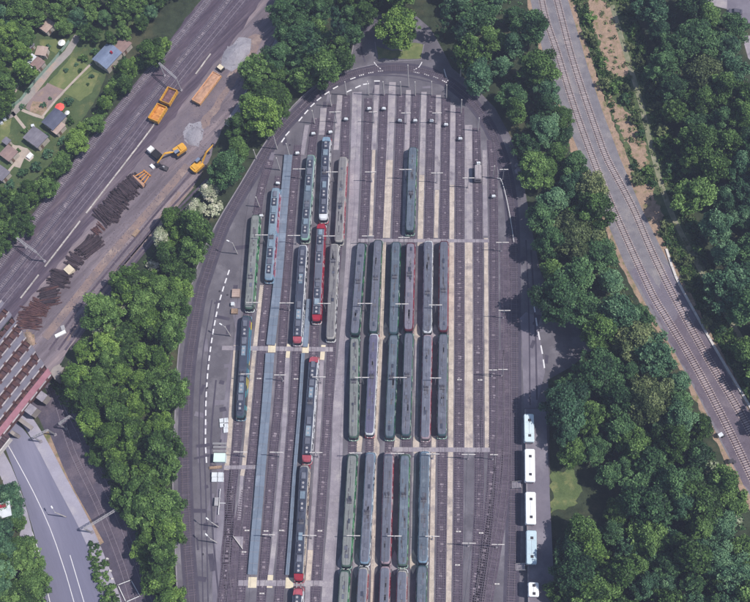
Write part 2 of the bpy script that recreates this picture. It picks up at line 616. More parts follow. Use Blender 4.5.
# slope beyond the line: bare patches, rough grass, a footpath
sheet('rough_grass', rough_edge([(570, -20), (640, -20), (640, 30), (650, 80), (665, 140), (680, 200), (705, 270), (750, 350), (790, 420), (748, 400), (722, 352), (697, 305),
                      (668, 250), (648, 205), (628, 158), (609, 110), (595, 68), (582, 30)], 1.3, 2.5), M['lawn_dark'], lvl=1)
for pts in ([(586, 8), (600, 2), (612, 14), (622, 40), (626, 68), (620, 74), (608, 66), (600, 40), (590, 22)],
            [(608, 92), (618, 108), (632, 118), (642, 138), (646, 160), (640, 168), (630, 150), (622, 130), (612, 112)],
            [(642, 186), (652, 186), (654, 200), (662, 214), (660, 228), (650, 222), (644, 204)]):
    sheet('bare_earth', rough_edge(grow0(pts, 1.15), 2.2, 2.5), M['sand'], lvl=3)
mb = MB()
ribbon(mb, smooth([(612, 5), (622, 40), (640, 100), (652, 150), (668, 205), (690, 250), (712, 290), (745, 345), (780, 400)]), -.8, .8, 0.03)
tag(mb.build('footpath', hm('trodden_grass', '#87856f', '#6f7358', '#98917e', scale=.5, scale3=.3, fine=.15)), kind='structure')
# lower road and low tracks
sheet('low_railway_ground', [(40, 398), (56, 392), (86, 434), (120, 490), (147, 545), (166, 600), (180, 640), (226, 770), (168, 770), (122, 640), (108, 590), (86, 540), (66, 480), (40, 420), (-20, 330), (-30, 290)],
      M['ballast_low'], z=LOW, lvl=1)
sheet('road', [(-30, 420), (6, 450), (22, 492), (36, 540), (52, 640), (84, 770), (166, 770), (121, 640), (106, 590), (84, 535), (58, 480), (36, 445), (20, 425), (-10, 390)],
      M['road'], z=LOW, lvl=1)
mb = MB()
ribbon(mb, smooth([(-12, 425), (12, 465), (28, 510), (36, 545), (46, 602), (54, 640), (86, 770)], LOW), 0.3, 4.2, 0.0, 0.13)
tag(mb.build('pavement', M['pavement']), kind='structure')
mb = MB()
ribbon(mb, smooth([(8, 398), (36, 440), (58, 482), (82, 527), (98, 565), (112, 602), (122, 640), (168, 770)], LOW), -2.6, 0.8, 0.0, 0.13)
tag(mb.build('pavement', M['pavement']), kind='structure')
mb = MB()
ribbon(mb, smooth([(44, 432), (64, 480), (86, 520), (100, 545)], LOW), -1.3, 0.6, 0.02)
tag(mb.build('dirt_strip', M['sand']), kind='structure')
for pts in ([(-4, 425), (12, 452), (34, 493), (50, 528), (62, 562), (74, 602), (120, 770)], [(30, 526), (40, 556), (50, 602), (95, 770)], [(70, 555), (84, 602), (134, 770)]):
    mb = MB()
    ribbon(mb, smooth(pts, LOW), -0.1, 0.1, 0.02)
    mb.build('lane_line', M['marking'], bpy.data.objects['road'])
# kerb round the yard
mb = MB()
kp = smooth([(178, 602), (176, 560), (173, 480), (175, 420), (179, 350), (188, 300), (200, 260), (216, 225), (240, 185), (262, 148), (283, 118), (303, 96),
             (325, 79), (345, 69), (351, 58), (355, 38), (364, 24), (378, 15)])
ribbon(mb, kp, -0.2, 0.12, 0.0, 0.13)
tag(mb.build('kerb', M['kerb']), kind='structure')
mb = MB()
ribbon(mb, smooth([(300, 108), (313, 93), (328, 80), (350, 70), (376, 64)]), -0.12, 0.12, 0.01, 0.06)
tag(mb.build('kerb', M['kerb']), kind='structure')
# paler lane, patches
sheet('lane_surface', [(230, 300), (236, 330), (228, 370), (222, 420), (216, 500), (212, 560), (214, 760), (226, 760), (226, 560), (228, 500), (229, 470), (227, 466),
                        (231, 430), (236, 380), (240, 330), (242, 300)], M['asphalt_lane'], lvl=2.3)
sheet('lane_surface', [(520, 318), (526, 312), (536, 316), (540, 336), (545, 372), (540, 392), (536, 408), (524, 408), (523, 380), (522, 340)], M['asphalt_lane'], lvl=2.3)
# island with lawn
sheet('island_lawn', rough_edge([(376, 46), (388, 50), (402, 50), (412, 42), (424, 44), (421, 58), (378, 59)], 1.0, 4), M['lawn'], lvl=2)
mb = MB()
ribbon(mb, smooth([(375, 42), (377, 60), (398, 61), (421, 60), (424, 44)]), -0.12, 0.12, 0.0, 0.14)
tag(mb.build('kerb', M['kerb']), kind='structure')
sheet('grass_verge', rough_edge([(551, 472), (575, 470), (582, 490), (572, 508), (552, 512)], 2.5, 3), hm('shaggy_grass', '#5f6d44', '#4b5b36', '#7c7d52', scale=.35, scale3=.25, fine=.22, bump=.6), lvl=2)
# blue-grey work platforms, big concrete strip and walkways
strip_jobs = []


def slabs(name, pts, wpx_m, m, zt=0.05, seg=3.0, kind='structure'):
    """a walkway laid from separate slabs with open joints (joined)"""
    mb = MB()
    path = smooth(pts)
    tot = sum((b - a).length for a, b in zip(path[:-1], path[1:]))
    seg = (tot - .02) / max(1, round(tot / seg))
    for p, a in walk(path, seg, seg / 2):
        jit = random.uniform(-0.006, 0.006)
        mb.box((p.x, p.y, zt / 2 + 0.012), (seg - 0.03, wpx_m + random.uniform(-.05, .05), zt + jit), a)
    o = mb.build(name, m)
    return tag(o, kind=kind)


slabs('concrete_strip', [(357, 92), (354.5, 180), (350, 270), (345.5, 330), (339, 400), (336, 480), (330, 560), (324, 640), (312, 770)], 3.1, M['concrete'], seg=5)
BE = M['beige']
GR = M['concrete_slab']
DK = M['concrete']
for pts, w, m in [
    ([(377, 85), (373.8, 150)], 1.5, GR), ([(373.8, 150), (370.8, 236)], 1.0, BE),
    ([(392.5, 82), (389.5, 160)], 2.2, GR), ([(389.5, 160), (386.5, 238)], 2.2, BE),
    ([(408.5, 90), (404.5, 238)], 1.5, GR), ([(424, 92), (421.8, 175)], 1.7, GR), ([(421.8, 175), (420, 246)], 1.6, BE),
    ([(438.5, 95), (437, 190)], 1.6, GR), ([(437, 190), (436, 238)], 1.3, BE), ([(453, 105), (452, 185)], 1.6, GR),
    ([(452, 185), (451.5, 300), (451, 400), (450, 500), (448, 640)], 1.45, BE),
    ([(468.5, 125), (468.7, 240)], 2.3, GR), ([(468.7, 240), (468.7, 452)], 2.3, BE),
    ([(484.5, 150), (485.5, 236)], 1.4, DK), ([(486, 238), (487, 452)], 1.2, BE),
    ([(384.5, 242), (382, 320), (378, 400), (374.8, 452), (374, 540), (371, 640)], 1.0, BE),
    ([(360, 436), (358.5, 452)], 1.6, BE), ([(398, 434), (396, 452)], 1.5, BE), ([(417, 330), (415.5, 446)], 1.2, DK),
    ([(433.8, 436), (432.5, 520), (431, 640)], 1.25, BE), ([(414.5, 452), (412, 560)], 1.1, DK), ([(416, 437), (415, 452)], 1.5, BE),
    ([(323.5, 345), (322, 360)], 1.3, M['cream']), ([(322, 360), (319, 420), (314, 500), (310.5, 550)], 1.2, DK), ([(310.5, 550), (308, 582)], 1.5, BE), ([(308, 582), (306, 640)], 1.3, DK),
    ([(289, 344), (287.5, 358)], 1.2, M['cream']), ([(287.5, 358), (284.5, 420), (279, 490), (274, 545), (270.5, 575)], 1.3, DK), ([(270.5, 575), (269.5, 588)], 1.5, M['cream']),
    ([(262, 285), (258, 320), (253, 365), (249, 410), (244, 465), (242, 476)], 1.2, BE), ([(242, 476), (239, 520)], 1.0, DK),
    ([(236, 345), (232, 400), (229.5, 440), (226.5, 470)], 1.3, BE),
    ([(323.5, 108), (322, 135)], 2.0, GR), ([(340, 95), (336, 150)], 1.7, GR), ([(307, 125), (302, 155)], 1.4, DK),
]:
    slabs('walkway', pts, w, m)
# pointed paving between the tram rows
for x, y, m in ((385.3, 333, BE), (376.3, 449, BE), (374.3, 565, BE), (417, 334, BE), (416, 446, BE), (413, 562, BE), (435, 335, GR), (394.5, 563, DK), (404, 336, DK), (341, 566, DK),
                (356, 566, GR)):
    c = P(x, y)
    mb = MB()
    pts = [(c.x - 0.9, c.y - 1.3), (c.x, c.y - 3.2), (c.x + 0.9, c.y - 1.3), (c.x + 0.9, c.y + 1.3), (c.x, c.y + 3.4), (c.x - 0.9, c.y + 1.3)]
    mb.prism(pts, 0.01, 0.075)
    tag(mb.build('walkway', m), kind='structure')
# crossings
for a, b, w, m in (((358, 240.5), (489, 241), 1.1, DK), ((222, 348), (333, 349.5), 1.4, DK), ((392, 449.5), (490, 450), 1.3, DK), ((224, 467.5), (262, 467), 1.1, DK),
                   ((238, 583), (330, 583.5), 1.5, DK)):
    mb = MB()
    p, q = P(*a), P(*b)
    d = q - p
    mb.box((*((p + q) / 2).xy, 0.055), (d.length, w, 0.11), math.atan2(d.y, d.x))
    tag(mb.build('crossing_path', m), kind='structure')
for x, y, w in ((272, 348, 2.2), (305.5, 348.5, 2.0), (252.5, 582.5, 2.3), (289.5, 583, 2.2)):
    p = P(x, y)
    mb = MB()
    mb.box((p.x, p.y, 0.09), (w, 2.8, 0.14))
    tag(mb.build('paved_square', M['cream']), kind='structure')


def platform(pts, w, label):
    path = smooth(pts, 0.0, 2.0)
    r = thing('work_platform', label, 'platform', (0, 0, 0), 0, 'blue-grey work platforms')
    plate = MB().box((0, 0, 0), (2.93, w, 0.09)).mesh('deck_plate', M['bluedeck'])
    k = MB()
    for p, a in walk(path, 3.0, 1.5):
        obj('deck_plate', plate, r, (p.x, p.y, 0.96 + random.uniform(-0.012, 0.012)), a)
        k.box((p.x, p.y, 0.45), (3.0, w - 0.4, 0.9), a)
    k.build('base', M['concrete'], r)
    return r


platform([(288.8, 156), (284.5, 205), (279, 275), (273, 330), (271.5, 343)], 2.6, 'long blue-grey platform north part, with rounded head left of the pale green tram')
platform([(270.5, 354), (266.5, 410), (261.5, 470), (256.7, 530), (252.8, 577)], 2.6, 'long blue-grey platform south of the cream paved square')
platform([(309.5, 300), (306, 343)], 1.5, 'short blue-grey platform beside the red tram nose')
platform([(303.5, 354), (300, 410), (294.5, 480), (290.5, 540), (287.5, 577)], 1.0, 'narrow blue-grey platform in the shade of the white trams')


# ------------------------------------------------------------------ tracks
TC = [0]


def track(pts, z=0.0, bal='ballast', bw=3.0, sl='sleeper_dark', rl='rail', sp=0.65, name='railway_track', lvl=3, oil=False, uniq=True):
    pts = list(pts)
    if uniq:
        TC[0] += 1
        lvl += TC[0] * .19
    for k in (0, -1):
        # run on beyond the picture's edge
        x, y = pts[k]
        if not (5 < x < 745 and 5 < y < 598):
            x2, y2 = pts[1] if k == 0 else pts[-2]
            f = 110 / math.hypot(x - x2, y - y2)
            q = (x + (x - x2) * f, y + (y - y2) * f)
            pts = [q] + pts if k == 0 else pts + [q]
    path = smooth(pts, z, 3.0)
    mb = MB()
    if bal:
        ribbon(mb, path, -bw / 2, bw / 2, lvl * 0.008)
        r = mb.build(name, M[bal])
    else:
        r = bpy.data.objects.new(name, None)
        COL.objects.link(r)
    tag(r, kind='structure')
    if oil:
        for s in (-1, 1):
            k = MB()
            ribbon(k, path, s * 0.82 - 0.27, s * 0.82 + 0.27, lvl * 0.008 + 0.036, lvl * 0.008 + 0.05)
            k.build('rail_bed', M['oiled'], r)
        k = MB()
        for p, a in walk(path, 0.65, 0.3):
            if random.random() < 0.3:
                l = random.uniform(.3, 1.0)
                k.box((p.x + random.uniform(-.2, .2), p.y, p.z + 0.1), (random.uniform(.15, .5), l, 0.03), a + random.uniform(-.15, .15))
        tag(k.build('worn_patches', M['worn'], r), kind='stuff')
    for s in (-1, 1):
        k = MB()
        ribbon(k, path, s * 0.7175 - 0.045 + s * 0.03, s * 0.7175 + 0.045 + s * 0.03, 0.06, 0.2)
        k.build('rail', M[rl], r)
    k = MB()
    for p, a in walk(path, sp, 0.3):
        k.box((p.x, p.y, p.z + 0.055), (0.27, 2.5 + random.uniform(-0.04, 0.04), 0.1), a + random.uniform(-0.015, 0.015))
    o = k.build('sleepers', M[sl], r)
    tag(o, kind='stuff')
    return r


YT = {
    'C1': [(368.4, 98), (365, 205), (358.5, 300), (354, 400), (351, 500), (345, 602), (342, 640)],
    'C2': [(384, 94), (379.7, 205), (374.6, 300), (371, 400), (368, 500), (362.5, 602), (360, 640)],
    'C3': [(401, 94), (397.5, 205), (394.5, 300), (391, 400), (388, 500), (385, 602), (383, 640)],
    'C4': [(415.8, 94), (411.8, 205), (410, 300), (407, 400), (405, 500), (402, 602), (400, 640)],
    'C5': [(431.5, 95), (428.7, 225), (427.3, 300), (426, 400), (424.5, 500), (422, 602), (421, 640)],
    'C6': [(446, 98), (444.2, 225), (443.2, 300), (442.4, 400), (442, 500), (440, 602), (439, 640)],
    'C7': [(460, 108), (459.7, 225), (459.3, 400), (458.5, 500), (457.5, 602), (457, 640)],
    'C8': [(476, 128), (478, 225), (478.4, 400), (479, 500), (474, 602), (471, 640)],
    'C9': [(491, 140), (493.5, 200), (493.5, 420), (488, 520), (477, 602), (472, 640)],
    'L1': [(346.3, 95), (345.3, 130), (342, 200), (334.3, 290), (330, 380), (323, 480), (317.3, 565), (315, 602), (312, 640)],
    'L2': [(332, 104), (328.5, 130), (325, 190), (320.5, 250), (316.3, 300), (312.6, 370), (307.6, 450), (303.5, 500), (299.3, 570), (297, 602), (295, 640)],
    'L3': [(316, 118), (313.5, 133), (309.5, 170), (305.5, 225), (301.2, 280), (297.3, 335), (294.3, 395), (288.2, 470), (281.5, 560), (278.5, 602), (276, 640)],
    'L4': [(298, 145), (296, 165), (290.2, 230), (285, 300), (279.3, 390), (273, 455), (265.3, 550), (261, 602), (258, 640)],
    'L5': [(279, 176), (276, 200), (269, 270), (265, 310), (259.3, 380), (253.5, 440), (248.2, 490), (243.8, 545), (240, 602), (238, 640)],
    'L6': [(270, 160), (260, 195), (255, 235), (250.3, 290), (246.5, 325), (243, 370), (239, 415), (235, 460), (230, 510), (227, 555), (222, 602), (218, 640)],
}
for k in YT:
    tk = track(YT[k], bw=2.7, oil=True)
    wire = MB()
    wp = smooth(YT[k], 0, 12.0)
    for i_, (a_, b_) in enumerate(zip(wp[:-1], wp[1:])):
        o1, o2 = (.2 if i_ % 2 else -.2), (-.2 if i_ % 2 else .2)
        wire.tube((a_.x + o1, a_.y, 5.9), (b_.x + o2, b_.y, 5.9), .03, n=5)
    tag(wire.build('contact_wire', M['darksteel'], tk), kind='stuff')
track([(246, 490), (240, 520), (233, 550), (232.5, 575), (235, 602), (238, 640)], lvl=4)
track([(229, 470), (229.5, 520), (226, 560), (229, 590), (233, 620)], lvl=4)
track([(501, 350), (499.5, 440), (494, 500), (485, 560), (479, 602)], lvl=4)
track([(505, 242), (506, 330), (506.5, 440), (503, 500), (494, 560), (487, 602), (482, 640)], lvl=5)
# ring track
track([(193, 640), (192, 602), (187.5, 540), (185, 450), (188.5, 370), (199, 300), (206, 276), (223.5, 226), (244, 189), (256, 170), (276, 137), (303, 107), (328, 86), (358, 73),
       (395, 68), (432, 74), (462, 93), (485, 120), (502, 158), (511, 205), (513.5, 260), (514, 350), (514, 450), (513, 530), (511, 602), (510, 640)],
      bal='asphalt_dark', bw=4.2, sl='sleeper_dark', lvl=2, uniq=False)
# main line
track([(237, -40), (195, 17), (142, 82), (87.5, 150), (45, 206), (0, 264), (-60, 342)], bal='ballast', bw=3.4, sl='sleeper', rl='rail_bright', sp=.62, oil=True)
track([(257, -40), (215, 18), (162, 84), (110, 150), (58, 215), (0, 288), (-60, 362)], bal='ballast', bw=3.4, sl='sleeper', rl='rail_bright', sp=.62, oil=True)
track([(276, -40), (229, 17), (178, 80), (128, 146), (74, 214), (14, 288), (0, 305), (-30, 342)], bal='ballast', bw=3.6, rl='rail_bright')
track([(322, -40), (286, 32), (262, 76), (230, 127)], bal='gravel', bw=4.2, sl='sleeper_pale', sp=0.7, lvl=6)
for dx, m in ((0, 'ballast_main'), (7, 'ballast'), (12, 'ballast_main'), (-9, 'ballast_main')):
    mb = MB()
    ribbon(mb, smooth([(200 + dx, 176 + dx * .4), (150 + dx, 231), (95 + dx, 298), (58 + dx, 350)]), -.45, .25, 0.055)
    tag(mb.build('wheel_rut', M[m]), kind='structure')
# right-hand line
track([(536, -30), (545.6, 17), (557.5, 53), (571.3, 98), (587.8, 145), (606, 192), (624.4, 234), (652, 294), (664, 314), (697, 369), (730, 432), (765, 505)], bal=None, sl='sleeper_pink', rl='rust', sp=0.66)
track([(549, -30), (557, 0), (571, 54), (584, 95), (599, 138), (607.5, 160), (632, 206), (651, 250), (674, 297), (708, 359), (746, 423), (790, 505)], bal=None, sl='sleeper_pink', rl='rust', sp=0.66)
# low line
track([(30, 345), (56, 400), (72, 450), (98, 505), (120, 560), (133, 602), (143, 640)], z=LOW, bal='ballast_low', sl='sleeper_dark', rl='rail_bright')
track([(40, 350), (66, 405), (88, 450), (114, 505), (138, 565), (149, 602), (158, 640)], z=LOW, bal='ballast_low', sl='sleeper_dark', rl='rail_bright')

# painted dashes, every one its own piece of paint
def dash(x, y, ang_from, l=1.9, w=0.42):
    p = P(x, y)
    d = P(*ang_from) - p
    mb = MB().box((p.x, p.y, 0.026), (l, w, 0.008), math.atan2(d.y, d.x))
    mb.build('lane_dash', M['marking'], yard)


arc = [(283, 140), (287.5, 133.5), (300.5, 119), (306.3, 112), (312.5, 105), (319, 99), (327, 93), (335.5, 87.5), (353, 78.2), (361.7, 75), (371.2, 72.5), (381, 70.8)]
for i, p in enumerate(arc):
    dash(*p, arc[i + 1] if i + 1 < len(arc) else (390, 70))
for p, q_ in (((349, 91), (358, 87)), ((358, 86.7), (366, 83)), ((366, 84), (372, 83)), ((377, 81), (383, 81)), ((416.5, 72.3), (426, 74.5)), ((426.3, 74.5), (435, 77.5)), ((435.5, 77.5), (444, 81)), ((444, 81.2), (452, 85))):
    dash(*p, q_)
left = [(229, 273), (226, 282), (223, 291)] + [(219.8 - 0.0 * i, 300) for i in range(1)]
lane = smooth([(229, 271), (219, 303), (211, 345), (206.5, 390), (205.5, 445), (206.5, 462)])
for p, a in walk(lane, 2.75, 0.5):
    mb = MB().box((p.x, p.y, 0.026), (1.7, 0.4, 0.008), a)
    mb.build('lane_dash', M['marking'], yard)
lane = smooth([(534, 305), (537, 326), (540, 341), (542.5, 354), (545, 372)])
for p, a in walk(lane, 4.3, 1.0):
    MB().box((p.x, p.y, 0.026), (2.6, 0.4, 0.008), a).build('lane_dash', M['marking'], yard)
for pts in ([(374, 62), (377, 66), (381, 69)], [(422, 62), (419, 67), (414, 70)], [(444, 69), (446, 76), (448, 81)]):
    mb = MB()
    ribbon(mb, smooth(pts, 0, 1.0), -0.14, 0.14, 0.03)
    mb.build('edge_line', M['marking'], yard)
TM_ = [0.0]
# repairs, drains and tyre marks on the asphalt
LANE = [(222, 280), (250, 215), (262, 190), (268, 160), (300, 118), (330, 95), (360, 84), (440, 84), (470, 100), (500, 145), (505, 180), (520, 240), (530, 300), (545, 330), (548, 365), (522, 400), (522, 300), (512, 200), (480, 120),
        (440, 92), (360, 90), (300, 130), (258, 210), (236, 300), (228, 400), (222, 470), (215, 560), (198, 590), (196, 450), (204, 330)]
n = 0
while n < 46:
    x, y = random.uniform(190, 550), random.uniform(80, 600)
    if not inside((x, y), LANE):
        continue
    p = P(x, y)
    a = random.uniform(-.3, .3) + (1.5 if random.random() < .5 else 0)
    l, w = random.uniform(1, 5), random.uniform(.6, 1.6)
    ca, sa = math.cos(a), math.sin(a)
    pts = [(p.x + ca * u - sa * v, p.y + sa * u + ca * v) for u, v in ((-l / 2, -w / 2), (l / 2, -w / 2 + random.uniform(-.2, .2)), (l / 2 + random.uniform(-.3, .3), w / 2), (-l / 2, w / 2))]
    mb = MB().add([(q[0], q[1], .0195 + n * .00003) for q in pts], [(0, 1, 2, 3)])
    mb.build('asphalt_patch', M['asphalt_dark'] if n % 3 else M['asphalt_lane'], yard)
    n += 1
for pts, w in (([(212, 300), (202, 360), (199, 430), (201, 500), (203, 602)], .35), ([(217, 300), (208, 360), (204, 430), (206, 500), (208, 602)], .35), ([(219, 600), (212, 520), (211, 440), (216, 380)], .5),
               ([(300, 112), (330, 90), (358, 77), (400, 76), (440, 84)], .4), ([(531, 250), (535, 320), (537, 400)], .5), ([(526, 240), (529, 320), (530, 405)], .4), ([(365, 62), (360, 40), (370, 24), (396, 14)], .6)):
    mb = MB()
    ribbon(mb, smooth(pts), -w / 2, w / 2, .0222 + TM_[0])
    TM_[0] += .0009
    mb.build('tyre_mark', M['asphalt_dark'], yard)
k = MB()
for _ in range(60):
    x, y = random.uniform(190, 550), random.uniform(80, 600)
    if inside((x, y), LANE):
        p = P(x, y)
        k = MB().tube((p.x, p.y, .01), (p.x, p.y, .035), .33, n=10)
        k.build('drain_cover', M['darksteel'], yard)
# white cable trough beside the main line, built of lids
tr = thing('cable_trough', 'thin white concrete cable trough running between the main line and the works yard', 'cable trough', (0, 0, 0))
lid = MB().box((0, 0, 0), (2.9, 0.42, 0.24)).mesh('trough_lid', M['concrete_lid'])
for p, a in walk(smooth([(210, 55), (196, 74)]), 3.0, 1.0) + walk(smooth([(163, 113), (140, 144), (82, 219), (18, 302)]), 3.0, 1.0):
    if random.random() < 0.95:
        obj('trough_lid', lid, tr, (p.x, p.y, 0.15), a + random.uniform(-0.02, 0.02))
tr = thing('cable_trough', 'white concrete cable trough along the right edge of the eastern railway', 'cable trough', (0, 0, 0))
lid = MB().box((0, 0, 0), (2.9, 0.7, 0.35)).mesh('trough_lid', M['pale_steel'])
for p, a in walk(smooth([(667, 252), (676, 278), (692, 308), (717, 352), (748, 404), (775, 450)]), 3.0, 0.5):
    obj('trough_lid', lid, tr, (p.x, p.y, 0.19), a)

# ------------------------------------------------------------------ raised bus bay
TZ = 1.4
mb = MB()
tp = [P(x, y, TZ) for x, y in ((525.5, 409), (546, 409), (549, 480), (553, 560), (562, 770), (531.5, 770), (529.5, 640), (527.5, 520))]
mb.prism([(p.x, p.y) for p in tp][::-1], -0.2, TZ)
bay = tag(mb.build('bus_bay', M['asphalt_lane']), kind='structure')
mb = MB()
ribbon(mb, [P(x, y, TZ) for x, y in ((525.5, 409), (527.5, 520), (529.5, 640), (531.5, 770))], -0.15, 0.2, -1.5, 0.08)
mb.build('retaining_wall', M['kerb'], bay)
for y, rot in ((485, 0.5), (567, 0.1)):
    p = P(517 if y < 500 else 521, y, 0.7)
    st = thing('stairway', 'short concrete stairway up to the bus bay, %s' % ('between the two upper white buses' if y < 500 else 'near the white van at the bottom'),
               'stairs', (p.x, p.y, 0), 0, 'stairways to the bus bay')
    for i in range(7):
        MB().box((-1.2 + i * 0.34, 0, 0.1 + i * 0.1), (0.34, 1.7, 0.2 + i * 0.2)).build('step', M['concrete'], st)
    for s in (-1, 1):
        k = MB()
        k.tube((-1.4, s * 0.85, 1.0), (1.2, s * 0.85, 2.4), 0.05)
        for i in range(3):
            k.tube((-1.3 + i * 1.2, s * 0.85, 0), (-1.3 + i * 1.2, s * 0.85, 1.05 + i * 0.62), 0.04)
        k.build('handrail', M['pale_steel'], st)


# ------------------------------------------------------------------ trams
def outline(hw, hl, z, n=1.7):
    r = [(hw, -hl + n), (hw, hl - n), (hw * 0.93, hl - n * 0.55), (hw * 0.82, hl - n * 0.22), (hw * 0.6, hl - n * 0.05), (hw * 0.3, hl)]
    r += [(-x, y) for x, y in r[::-1]]
    r = r[:]
    # mirrored in y for the other nose
    half = [(hw, hl - n), (hw * 0.96, hl - n * 0.55), (hw * 0.88, hl - n * 0.22), (hw * 0.7, hl - n * 0.06), (hw * 0.35, hl),
            (-hw * 0.35, hl), (-hw * 0.7, hl - n * 0.06), (-hw * 0.88, hl - n * 0.22), (-hw * 0.96, hl - n * 0.55), (-hw, hl - n)]
    full = half + [(-x, -y) for x, y in half]
    return [(x, y, z) for x, y in full]


PROF = [(0.35, .08, .12), (0.9, 0, 0), (1.7, .06, .06), (2.62, .17, .36), (2.95, .23, .52), (3.14, .33, .72)]
HWT = 1.5


def ring_at(z, hl, off=0.0):
    for (za, ia, la), (zb, ib, lb) in zip(PROF[:-1], PROF[1:]):
        if za <= z <= zb:
            t = (z - za) / (zb - za)
            return outline(HWT - ia - (ib - ia) * t + off, hl - la - (lb - la) * t + off, z)


TM = {}
M['grime'] = hm('roof_grime', '#5c5a60', '#4c4a52', '#6a666a', scale=.8, scale3=.6, fine=.2)
M['panto'] = hm('pantograph_frame', '#504e58', '#43414b', scale=1.0, rough=.6)
for nm, h1 in (('green', '#52685f'), ('darkgreen', '#2c4444'), ('white', '#d6d8dc'), ('red', '#9c2a3b'), ('darkred', '#5d2634'), ('pink', '#a8929b'), ('tail', '#a8525f'), ('cream', '#aaa6a2'), ('blue', '#7d97ad'),
               ('ltgreen', '#8fb3a4'), ('teal', '#3f565e')):
    TM[nm] = hm('tram_paint_' + nm, h1, scale=0.8, rough=0.4, fine=0.05)
for nm, a, b, c in (('grey', '#7e7c7d', '#737073', '#67656a'), ('bluegrey', '#5d6774', '#545e6c', '#6b7580'), ('slate', '#646775', '#5b5e6c', '#707380'), ('purple', '#5f5d75', '#57556d', '#6b697d'),
                    ('palegreen', '#7b7e7d', '#707373', '#676b6b'), ('dark', '#3f4556', '#363a4b', '#4e5262'), ('paleblue', '#798a98', '#6e7e8e', '#8a98a3'), ('mauve', '#777380', '#6d6876', '#817d87')):
    TM['r_' + nm] = hm('tram_roof_' + nm, a, b, c, scale=0.4, scale3=0.3, rough=0.65, fine=0.12, objvar=0.08)
GRA = {
    'green': graffiti_mat('tram_side_print_green', '#2f6a55', ['#39a04f', '#1f2f33', '#c9dccf', '#2f6a55', '#274a44']),
    'limegreen': graffiti_mat('tram_side_print_lime', '#3c9a55', ['#72c884', '#c6e6c9', '#234237', '#3c9a55']),  # a brighter lime print, the same on both sides of a tram
    'white': graffiti_mat('tram_side_print_white', '#dfe0e4', ['#1e1f26', '#f0f0f0', '#8d8f99', '#dfe0e4', '#35363e']),
    'rainbow': graffiti_mat('tram_side_print_rainbow', '#2f7fb0', ['#b73b7a', '#e0c832', '#2f7fb0', '#38a8b8', '#2b2f3c'], 0.35),
    'red': graffiti_mat('tram_side_print_red', '#b2233c', ['#b2233c', '#8a1c30', '#c84a58', '#d9c9cc']),
    'pale': graffiti_mat('tram_side_print_pale', '#d8c4ae', ['#e6d8c8', '#8c6f63', '#35303a', '#d8c4ae']),
}


